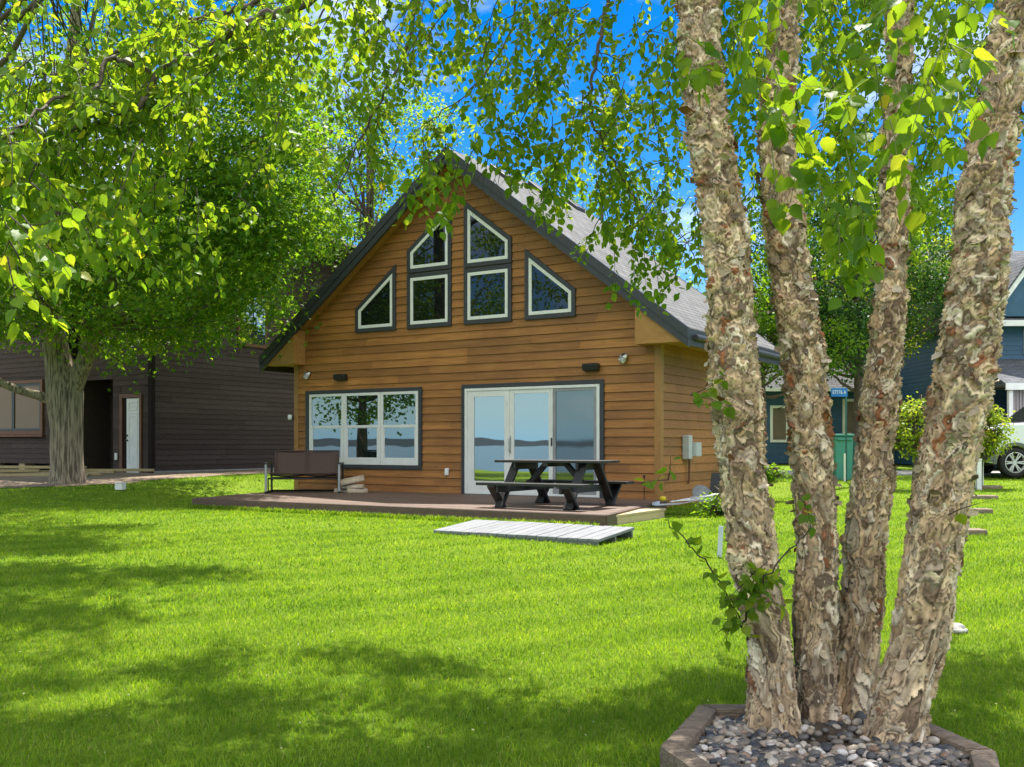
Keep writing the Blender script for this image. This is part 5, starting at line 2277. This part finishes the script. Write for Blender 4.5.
def spray(p0, d0, length, size, droop=.5, gap=.030, sub=2, store=None, rad=.0035, twm=1):
    store = store or (LP, LY, LN, LS)
    st_ = .05
    n = max(3, int(length / st_))
    p, d = np.array(p0, float), norm(np.array(d0, float))
    pts = [p.copy()]
    for i in range(n):
        d = norm(d + np.array([0, 0, -droop * .22]) + rng.normal(size=3) * .10)
        p = p + d * st_
        pts.append(p.copy())
    s_ = .04
    while s_ < length:
        f_ = s_ / st_
        i = min(int(f_), n - 1)
        q = pts[i] * (1 - f_ + i) + pts[i + 1] * (f_ - i)
        td = norm(pts[i + 1] - pts[i])
        leaf_at(q, td, size, store)
        if rng.random() < .35:
            leaf_at(q, td, size * .85, store)
        s_ += gap * rng.uniform(.6, 1.5) * size / .055
    tw.tube(pts, [rad * (1 - .75 * j / n) for j in range(n + 1)], 4, twm, cap=False)
    for _ in range(sub):
        i = int(rng.integers(0, max(1, n - 2)))
        td = norm(pts[i + 1] - pts[i])
        sd = norm(np.cross(td, rng.normal(size=3)))
        spray(pts[i], td * .6 + sd * .8, length * rng.uniform(.35, .6), size * .95, droop, gap, 0, store, rad * .6, twm)
    return pts


def region(x0, y0, x1, y1, da, db, n, length, size, d=(-.2, 0, -.6), droop=.5, sub=2, gap=.03):
    for _ in range(n):
        dd = rng.uniform(da, db)
        p = P(rng.uniform(x0, x1), rng.uniform(y0, y1), dd)
        dv = np.array(d) + rng.normal(size=3) * .45
        spray(p, dv, length * rng.uniform(.6, 1.3), size * rng.uniform(.85, 1.1), droop, gap, sub, None, .0022 if db < 3.5 else .0035, 3 if db < 3.5 else 1)


# left: long drooping limbs reaching across the top of the view
def limb(pp, r0, r1, m_=8, mi=2):
    q = catmull(np.array([P(x, y, d) for x, y, d in pp]), m_)
    n = len(q)
    q[1:-1] += rng.normal(size=(n - 2, 3)) * .006
    tw.tube(q, list(np.linspace(r0, r1, n)), 7, mi)
    return q


l1 = limb([(460, -150, 4.9), (390, -60, 4.9), (308, 2, 4.9), (255, 18, 4.9), (205, 50, 4.9), (160, 72, 4.85), (140, 105, 4.8), (80, 128, 4.7), (20, 142, 4.6), (-60, 190, 4.5)], .030, .006)
l2 = limb([(320, -20, 5.1), (225, 12, 5.2), (170, 28, 5.2), (115, 52, 5.3), (60, 72, 5.3), (0, 76, 5.3)], .018, .005)
l3 = limb([(150, 72, 4.85), (110, 58, 4.8), (95, 90, 4.7), (55, 100, 4.6), (20, 128, 4.4), (-30, 160, 4.2)], .014, .005)
l4 = limb([(138, 108, 4.8), (125, 150, 4.8), (122, 200, 4.8)], .007, .003)
l5 = limb([(430, -60, 6.2), (408, 40, 6.2), (380, 100, 6.2), (355, 150, 6.1), (330, 205, 6.0)], .013, .004)
l6 = limb([(620, -60, 5.8), (605, 10, 5.8), (597, 54, 5.8), (590, 108, 5.8), (598, 135, 5.8), (618, 168, 5.8), (640, 210, 5.8)], .014, .004)
l7 = limb([(350, -40, 6.5), (318, 20, 6.5), (285, 90, 6.5), (268, 150, 6.4), (235, 200, 6.4)], .008, .003)
l8 = limb([(520, -60, 6.5), (510, 30, 6.5), (470, 90, 6.4), (430, 120, 6.3)], .009, .003)
for q, n, L_, s_ in ((l1, 44, .40, .052), (l2, 24, .38, .051), (l3, 24, .34, .052), (l4, 7, .3, .052), (l5, 11, .38, .050), (l6, 12, .4, .050), (l7, 6, .33, .048), (l8, 8, .38, .050)):
    for _ in range(n):
        i = int(rng.integers(len(q) // 6, len(q)))
        spray(q[i], np.array([0, 0, -.5]) + rng.normal(size=3) * .6, L_ * rng.uniform(.6, 1.3), s_, .55)

region(-20, -60, 330, 30, 4.3, 6, 40, .42, .052, (-.3, 0, -.4))
region(-20, 30, 215, 175, 4.3, 5.6, 36, .40, .052, (-.3, 0, -.5))
region(120, 170, 205, 225, 4.6, 5.0, 9, .42, .055, (0, 0, -1), .2, 1)
region(-10, 215, 40, 265, 3.4, 3.7, 5, .30, .062, (.3, 0, -.5), .3, 1)
region(-10, 130, 60, 220, 4.0, 4.6, 14, .40, .056, (.1, 0, -.7), .4, 2)
region(225, 20, 320, 110, 4.8, 6, 8, .35, .055)
region(350, -60, 690, 20, 5, 7.2, 40, .58, .052)
region(360, 20, 480, 110, 5.5, 7.2, 11, .42, .050)
region(480, 10, 690, 110, 5, 7.2, 38, .48, .051)
region(395, 120, 500, 165, 5.0, 5.8, 14, .42, .060, (-.1, 0, -.8), .4, 2)
region(520, 100, 690, 190, 5.4, 6.6, 30, .50, .055, (.1, 0, -.7), .4, 2)
region(600, 190, 690, 240, 5.6, 6.4, 9, .55, .052, (.2, 0, -.8), .4, 2)
region(685, 180, 715, 300, 5.6, 6.2, 7, .55, .05, (.0, 0, -1), .2, 1)
region(335, 60, 400, 150, 6.0, 7.0, 10, .4, .05)
# close above the camera on the right: big leaves
region(690, -110, 1040, -10, 2.2, 3.2, 18, .32, .052, (.1, 0, -.6), .4, 1)
region(730, 10, 980, 120, 2.4, 3.3, 16, .26, .050, (.1, 0, -.7), .4, 1)
region(930, 20, 1010, 60, 2.1, 2.4, 3, .28, .056, (-.4, 0, -.6), .3, 1)
for x_, y_, d_, L_ in ((846, 150, 2.5, .30), (838, 215, 2.55, .24), (862, 205, 2.5, .22), (800, 120, 2.6, .26), (772, 150, 2.7, .2), (890, 120, 2.5, .26), (815, 170, 2.7, .26)):
    spray(P(x_, y_, d_), (.12, 0, -1), L_, .056, .3, .028, 0, None, .002, 3)
region(672, 10, 700, 70, 2.8, 3.4, 4, .2, .06, (.1, 0, -.6), .4, 1)
# between and behind the stems
region(700, -60, 1030, 60, 5.2, 8, 95, .60, .054)
region(730, 60, 1010, 200, 5.6, 8, 84, .55, .053)
region(800, 170, 880, 210, 5.2, 6.4, 8, .4, .055)
# shoots low on the stems
for pp, n in (([(748, 640, 4.28), (738, 615, 4.22), (716, 575, 4.15), (690, 545, 4.05), (664, 520, 3.98)], 26), ([(742, 625, 4.28), (752, 600, 4.15), (775, 565, 4.05), (805, 535, 4.0), (815, 520, 4.0)], 14)):
    q = limb(pp, .005, .002, 6, 1)
    for _ in range(n):
        i = int(rng.integers(1, len(q) - 1))
        leaf_at(q[i], norm(q[i + 1] - q[i]), .052, (LP, LY, LN, LS), .2)
for x, y, dd, n, L_ in ((750, 600, 4.18, 7, .16), (752, 575, 4.2, 5, .12), (738, 620, 4.2, 4, .12), (808, 510, 4.35, 2, .12), (948, 515, 3.93, 1, .06), (690, 395, 4.38, 2, .2), (668, 480, 4.1, 2, .13)):
    for _ in range(n):
        spray(P(x, y, dd), np.array([rng.normal() * .6, -.5, rng.normal() * .6 + .3]), L_, .055, .1, .03, 0)

# limbs above the frame and the shading canopy
for sp, t2 in tops:
    hi = np.where(sp[:, 2] > 3.9)[0]
    for _ in range(9):
        i = int(rng.choice(hi))
        a = sp[i, :3]
        an = rng.uniform(0, 6.28)
        L_ = rng.uniform(2, 4.2)
        e = a + np.array([math.cos(an) * L_, math.sin(an) * L_, rng.uniform(.4, 1.8)])
        mid = (a + e) / 2 + np.array([0, 0, .7])
        q = [(1 - f_) ** 2 * a + 2 * f_ * (1 - f_) * mid + f_ * f_ * e for f_ in np.linspace(0, 1, 10)]
        tw.tube(q, list(np.linspace(.04, .008, 10)), 6, 2)


def seen(c, m_=60):
    if c[1] < .3:
        return False
    x, y = frame_px(c)
    return -m_ < x < 1024 + m_ and y > -m_


can = np.concatenate([in_ell((0.8, 7.2, 7.3), (6.2, 3.6, 2.8), 2600, .0), in_ell((1.5, 4.0, 6.6), (3.0, 2.2, 2.4), 60, .1)])
def shades(c):
    # the photograph's band of shade on the lawn, traced back along the sun
    k_ = c[2] / math.tan(EL)
    gx_, gy_ = c[0] - k_ * math.sin(AZ), c[1] - k_ * math.cos(AZ)
    up = np.interp(gx_, [-4, -2.4, -1, 0, .6, 1.3, 2.2, 4], [6.7, 6.5, 6.3, 5.8, 5.5, 5.6, 6.0, 6.2]) + .35 * noise.noise(Vector((gx_ * 1.6, 2, 0)))
    lo_ = 4.1 if c[0] < .2 else 1.6
    hole = noise.noise(Vector((gx_ * 1.35 + 21, gy_ * 2.9, 4.5))) + .45 * noise.noise(Vector((gx_ * 2.8, gy_ * 5, 7)))
    return lo_ < gy_ < up and hole > .02


can = np.array([c for c in can if not seen(c - np.array([0, 0, .5])) and c[2] > 3.6 and shades(c)])
for c in can:
    n = int(rng.uniform(50, 110))
    o_ = rng.normal(size=(n, 3)) * .15
    QP.append(c + o_)
    QY.append(rng.normal(size=(n, 3)) + np.array([0, 0, -.5]))
    QN.append(rng.normal(size=(n, 3)) * .6 + UP)
    QS.append(rng.uniform(.06, .095, n))
LP, LY, LN, LS = map(np.array, (LP, LY, LN, LS))
cl_ = LP[:, 1] < 4.7
near = leaf_arrays(LT_BIRCH, LP[~cl_], LY[~cl_], LN[~cl_], LS[~cl_])
fine = leaf_arrays(LT_NEAR, LP[cl_], LY[cl_], LN[cl_], LS[cl_])
far_ = leaf_arrays(LT_SIMPLE, np.concatenate(QP), np.concatenate(QY), np.concatenate(QN), np.concatenate(QS))
crown_obj('crown', [(near, 0), (fine, 0), (far_, 0)], tw, ['birch_leaf', 'twig', 'branch_bark', 'green_twig'], bt, BO)
print('birch leaves', len(LP), 'canopy', sum(len(q) for q in QP))


# ------------------------------------------------------------------ other trees
def G(x, y):
    return float(gh(x, y))


def T(name, label, x, y, hgt, r0, ells, nc, nl, ls, leaf, cat='tree', **kw):
    z = G(x, y)
    return tree(name, label, cat, (x, y, z), [(x, y, z - .1), (x + .1, y, z + hgt * .3), (x + .05, y + .1, z + hgt * .65), (x, y, z + hgt)], [r0, r0 * .8, r0 * .5, r0 * .12], ells, nc, nl, ls, leaf, 'branch_bark', **kw)


T('locust_tree', 'tall loose pale green tree rising behind the left side of cabin roof', -4.9, 34, 13, .26,
  [((-4.9, 34, 10.6), (3.6, 3.2, 4.6)), ((-7.2, 33, 8.0), (2.2, 2, 2.6), .35)], 165, 95, .12, 'pale_leaf', clump_r=(.35, .7), zmin=4.5, limbs=22)
T('backdrop_tree', 'mid green tree seen above the right slope of the cabin roof', 3.2, 36, 11, .24,
  [((3.2, 36, 8.6), (4.3, 3, 3.2))], 90, 60, .13, 'pale_leaf', clump_r=(.35, .7), zmin=4, limbs=34)
T('backdrop_tree', 'dark green tree standing behind the brown house and the maple', -9.5, 44, 15, .32,
  [((-9.5, 44, 10.5), (4.6, 4, 6.2))], 240, 90, .18, 'dark_leaf', clump_r=(.6, 1.0), zmin=3)
T('shade_tree', 'broad dark green tree with dark trunk before the blue house', 10.4, 30.2, 8, .2,
  [((10.0, 30, 6.6), (3.6, 2.6, 3.0)), ((9.0, 29.3, 4.6), (2.2, 1.4, 1.2), .3)], 330, 95, .12, 'dark_leaf', clump_r=(.35, .65), zmin=3.1)
T('lime_tree', 'yellow green tree left of the porch house behind right birch trunk', 12.6, 33.5, 9, .18,
  [((12.6, 33.5, 7.2), (2.2, 2, 3.2))], 150, 90, .12, 'lime_leaf', clump_r=(.3, .6), zmin=3.6)
T('backdrop_tree', 'light green young tree between the cabin eave and blue house', 7.1, 28.5, 5.2, .09,
  [((7.0, 28.5, 4.9), (1.5, 1.2, 1.9)), ((8.7, 28.0, 4.0), (.9, .8, .8), .35)], 95, 85, .10, 'pale_leaf', clump_r=(.25, .5), zmin=2.6)
T('backdrop_tree', 'tall tree far behind the blue house roof', 17, 46, 13, .3,
  [((17, 46, 9), (5.5, 4, 5))], 220, 90, .2, 'dark_leaf', clump_r=(.6, 1.0), zmin=2)
# shrub at trunk four
for lab_, x, y, z, rx, rz_ in (('yellow green bushy shrub peeking out left of the right birch trunk', 8.55, 21.3, 1.75, .62, .62), ('yellow green bushy shrub peeking out right of the right birch trunk', 10.25, 21.9, 1.72, .55, .58)):
    zz = G(x, y)
    tree('shrub', lab_, 'shrub', (x, y, zz), [(x, y, zz - .05), (x + .03, y, zz + .6), (x, y, zz + 1.2), (x, y, zz + 1.7)], [.05, .04, .025, .01],
         [((x, y, z), (rx, .55, rz_))], 46, 60, .085, 'lime_leaf', 'branch_bark', clump_r=(.14, .28), limbs=18, sides=8)
# low plants by the blue house
for lab_, x, y, r_ in (('low green plant before the blue house wall left of centre trunks', 6.2, 24.5, .45), ('low green weeds beside the cabin scrap heap', 3.5, 16.3, .42)):
    zz = G(x, y)
    tree('low_plant', lab_, 'plant', (x, y, zz), [(x, y, zz - .02), (x, y, zz + .1), (x, y, zz + .2), (x, y, zz + .3)], [.02, .015, .01, .005],
         [((x, y, zz + .16), (r_, .3, .18))], 26, 40, .07, 'pale_leaf', 'green_twig', clump_r=(.1, .2), limbs=10, sides=6)
# trees on the left outside the picture: they shade the lawn and show in the panes
T('shore_tree', 'spreading tree left of the lawn mirrored in the cabin windows', -18.2, 17.2, 11, .2,
  [((-17.8, 12.6, 9.0), (4.4, 5.4, 4.2), 1.2), ((-18.5, 17.2, 5.2), (3.2, 3.2, 3.2), 1.3)], 340, 75, .17, 'maple_leaf', clump_r=(.5, .9), zmin=2.1)
T('lawn_tree', 'tall tree beside the lawn on the left shading the grass', -9.7, 17.5, 12, .28,
  [((-5.4, 16.9, 11.0), (2.6, 1.0, .8), 1), ((-3.8, 14.2, 11.0), (2.3, .65, .6), .7), ((-3.2, 12.3, 11), (1.4, .4, .5), .35), ((-6.8, 19.5, 11.6), (2.6, 1.2, .9), .8), ((-10, 17, 10.8), (2.6, 2.6, 2.2), .5)], 190, 100, .17, 'maple_leaf', clump_r=(.35, .6), zmin=7.6, limbs=7, cull=lambda c: seen(c - np.array([0, 0, .6]), 40))

# far wood
tw0 = MB()
cpos = []
for i in range(520):
    x = rng.uniform(-110, 130)
    y = 95 + rng.uniform(-12, 12) + abs(x) * .05
    cpos.append((x, y, rng.uniform(1, 11 + 4 * math.sin(x * .11))))
cpos = np.array(cpos)
P_ = np.repeat(cpos, 45, 0) + rng.normal(size=(len(cpos) * 45, 3)) * np.array([2, 1.5, 1.3])
la = leaf_arrays(LT_SIMPLE, P_, rng.normal(size=P_.shape), rng.normal(size=P_.shape) * .6 + UP, rng.uniform(.5, 1.0, len(P_)))
o = crown_obj('far_wood', [(la, 0)], None, ['dark_leaf'], None, (0, 95, .6))
tag(o, 'distant belt of green trees behind the houses', 'wood', None, 'stuff')


# ------------------------------------------------------------------ grass blades
def keep(x, y):
    lx, ly = cab(x, y)
    k = ~in_hex(x, y, .07)
    k &= ~((lx > -9.1) & (lx < .03) & (ly > -.05))
    f_ = np.clip(-ly / 4.1, 0, 1)
    k &= ~((lx > (-8.78 + 1.04 * f_)) & (lx < (.16 + .82 * f_)) & (ly < .1) & (ly > -4.28))
    bx, by = x - .37, y - 13.55
    c_, s_ = math.cos(R(35)), math.sin(R(35))
    u, v = bx * c_ - by * s_, bx * s_ + by * c_
    k &= ~((abs(u) < 1.31) & (abs(v) < .94))
    bx, by = x - 1.8, y - 15.55
    u, v = bx * DX[0] + by * DX[1], bx * DY[0] + by * DY[1]
    k &= ~((abs(u) < .35) & (abs(v) < 1.1))
    return k


bx_, by_, bh_, bw_ = [], [], [], []
for y0, y1, dens, hh, ww in ((2.6, 4.2, 2600, .042, .0042), (4.2, 5.6, 5200, .040, .0042), (5.6, 7.5, 3800, .040, .0048), (7.5, 10, 2200, .040, .0065), (10, 14, 1200, .040, .009), (14, 19, 600, .042, .012), (19, 27, 260, .042, .016)):
    xa, xb = -.56 * y1 - .6, .56 * y1 + .6
    n = int(dens * (y1 - y0) * (xb - xa))
    x, y = rng.uniform(xa, xb, n), rng.uniform(y0, y1, n)
    k = (np.abs(x) < .56 * y + .6) & keep(x, y)
    if y1 > 18:
        k &= ~np.array([soil_in(a, b_) if (a < -4 and b_ > 21) else False for a, b_ in zip(x, y)])
    x, y = x[k], y[k]
    # patchy growth
    cl_ = .5 + .5 * np.sin(x * 5.1 + 2 * np.sin(y * 3.3)) * np.sin(y * 6.2 + 1.7 * np.sin(x * 4.1))
    bx_.append(x)
    by_.append(y)
    bh_.append(hh * rng.uniform(.45, 1.35, len(x)) * (.75 + .45 * cl_))
    bw_.append(ww * rng.uniform(.7, 1.3, len(x)))
# longer uncut grass hugging the planter, deck and wall edges
ex, ey = [], []
for i in range(6):
    a, b_ = np.array(HEX[i]), np.array(HEX[(i + 1) % 6])
    f_ = rng.random(260)
    n_ = norm((a + b_) / 2 - np.array([1.26, 3.95]))
    q = a + (b_ - a) * f_[:, None] + n_ * (.075 + rng.random(260)[:, None] * .05)
    ex.append(q[:, 0])
    ey.append(q[:, 1])
f_ = rng.random(4200)
fl, fr = np.array(cw(FL[0], FL[1] - .05)[:2]), np.array(cw(FR[0], FR[1] - .05)[:2])
q = fl + (fr - fl) * f_[:, None] + np.array(NQ) * (.02 + rng.random(4200)[:, None] * .10)
ex.append(q[:, 0])
ey.append(q[:, 1])
q = np.array(cw(.06, .1)[:2]) + DY * rng.random(1500)[:, None] * 4.6 + DX * (rng.random(1500)[:, None] * .35)
ex.append(q[:, 0])
ey.append(q[:, 1])
ex, ey = np.concatenate(ex), np.concatenate(ey)
bx_.append(ex)
by_.append(ey)
bh_.append(rng.uniform(.05, .12, len(ex)))
bw_.append(np.where(ey > 8, .012, .005))
x, y, hh, ww = map(np.concatenate, (bx_, by_, bh_, bw_))
n = len(x)
z = gh(x, y) - .004
an = rng.uniform(0, 2 * np.pi, n)
ca, sa = np.cos(an), np.sin(an)
ln_ = rng.uniform(0, 2 * np.pi, n)
lean = hh * rng.uniform(.15, .9, n)
lx_, ly_ = np.cos(ln_) * lean, np.sin(ln_) * lean
V = np.zeros((n, 5, 3))
V[:, 0] = np.stack([x - ca * ww / 2, y - sa * ww / 2, z], -1)
V[:, 1] = np.stack([x + ca * ww / 2, y + sa * ww / 2, z], -1)
V[:, 2] = np.stack([x + ca * ww * .42 + lx_ * .35, y + sa * ww * .42 + ly_ * .35, z + hh * .6], -1)
V[:, 3] = np.stack([x - ca * ww * .42 + lx_ * .35, y - sa * ww * .42 + ly_ * .35, z + hh * .6], -1)
V[:, 4] = np.stack([x + lx_, y + ly_, z + hh * (1 - .25 * rng.random(n))], -1)
ff = (np.array([0, 1, 2, 3, 3, 2, 4])[None] + (np.arange(n) * 5)[:, None]).ravel()
o = np_mesh('grass', V.reshape(-1, 3), ff, np.tile([4, 3], n), 'grass_blade')
tag(o, 'short bright green mown grass covering the lawn', 'grass', None, 'stuff')
print('blades', n)
# pale fallen leaves and clover on the lawn
n = 420
y = 4.3 + 20 * rng.random(n) ** 1.6
x = rng.uniform(-.54, .54, n) * y
k = keep(x, y)
x, y = x[k], y[k]
pos = np.stack([x, y, gh(x, y) + rng.uniform(.018, .036, len(x))], -1)
la = leaf_arrays(LT_SIMPLE, pos, np.concatenate([rng.normal(size=(len(x), 2)), rng.normal(size=(len(x), 1)) * .2], 1), UP + rng.normal(size=(len(x), 3)) * .4, rng.uniform(.008, .018, len(x)))
M['litter'] = leafmat('lawn_litter', [(0, (.42, .40, .18)), (.6, (.55, .55, .36)), (1, (.28, .20, .09))], [(.3, .35, .1), (.4, .45, .2), (.2, .15, .05)], .3)
o = crown_obj('lawn_litter', [(la, 0)], None, ['litter'], None, (0, 8, 0))
tag(o, 'tiny pale fallen leaves and clover heads scattered in the grass', 'leaf litter', None, 'stuff')
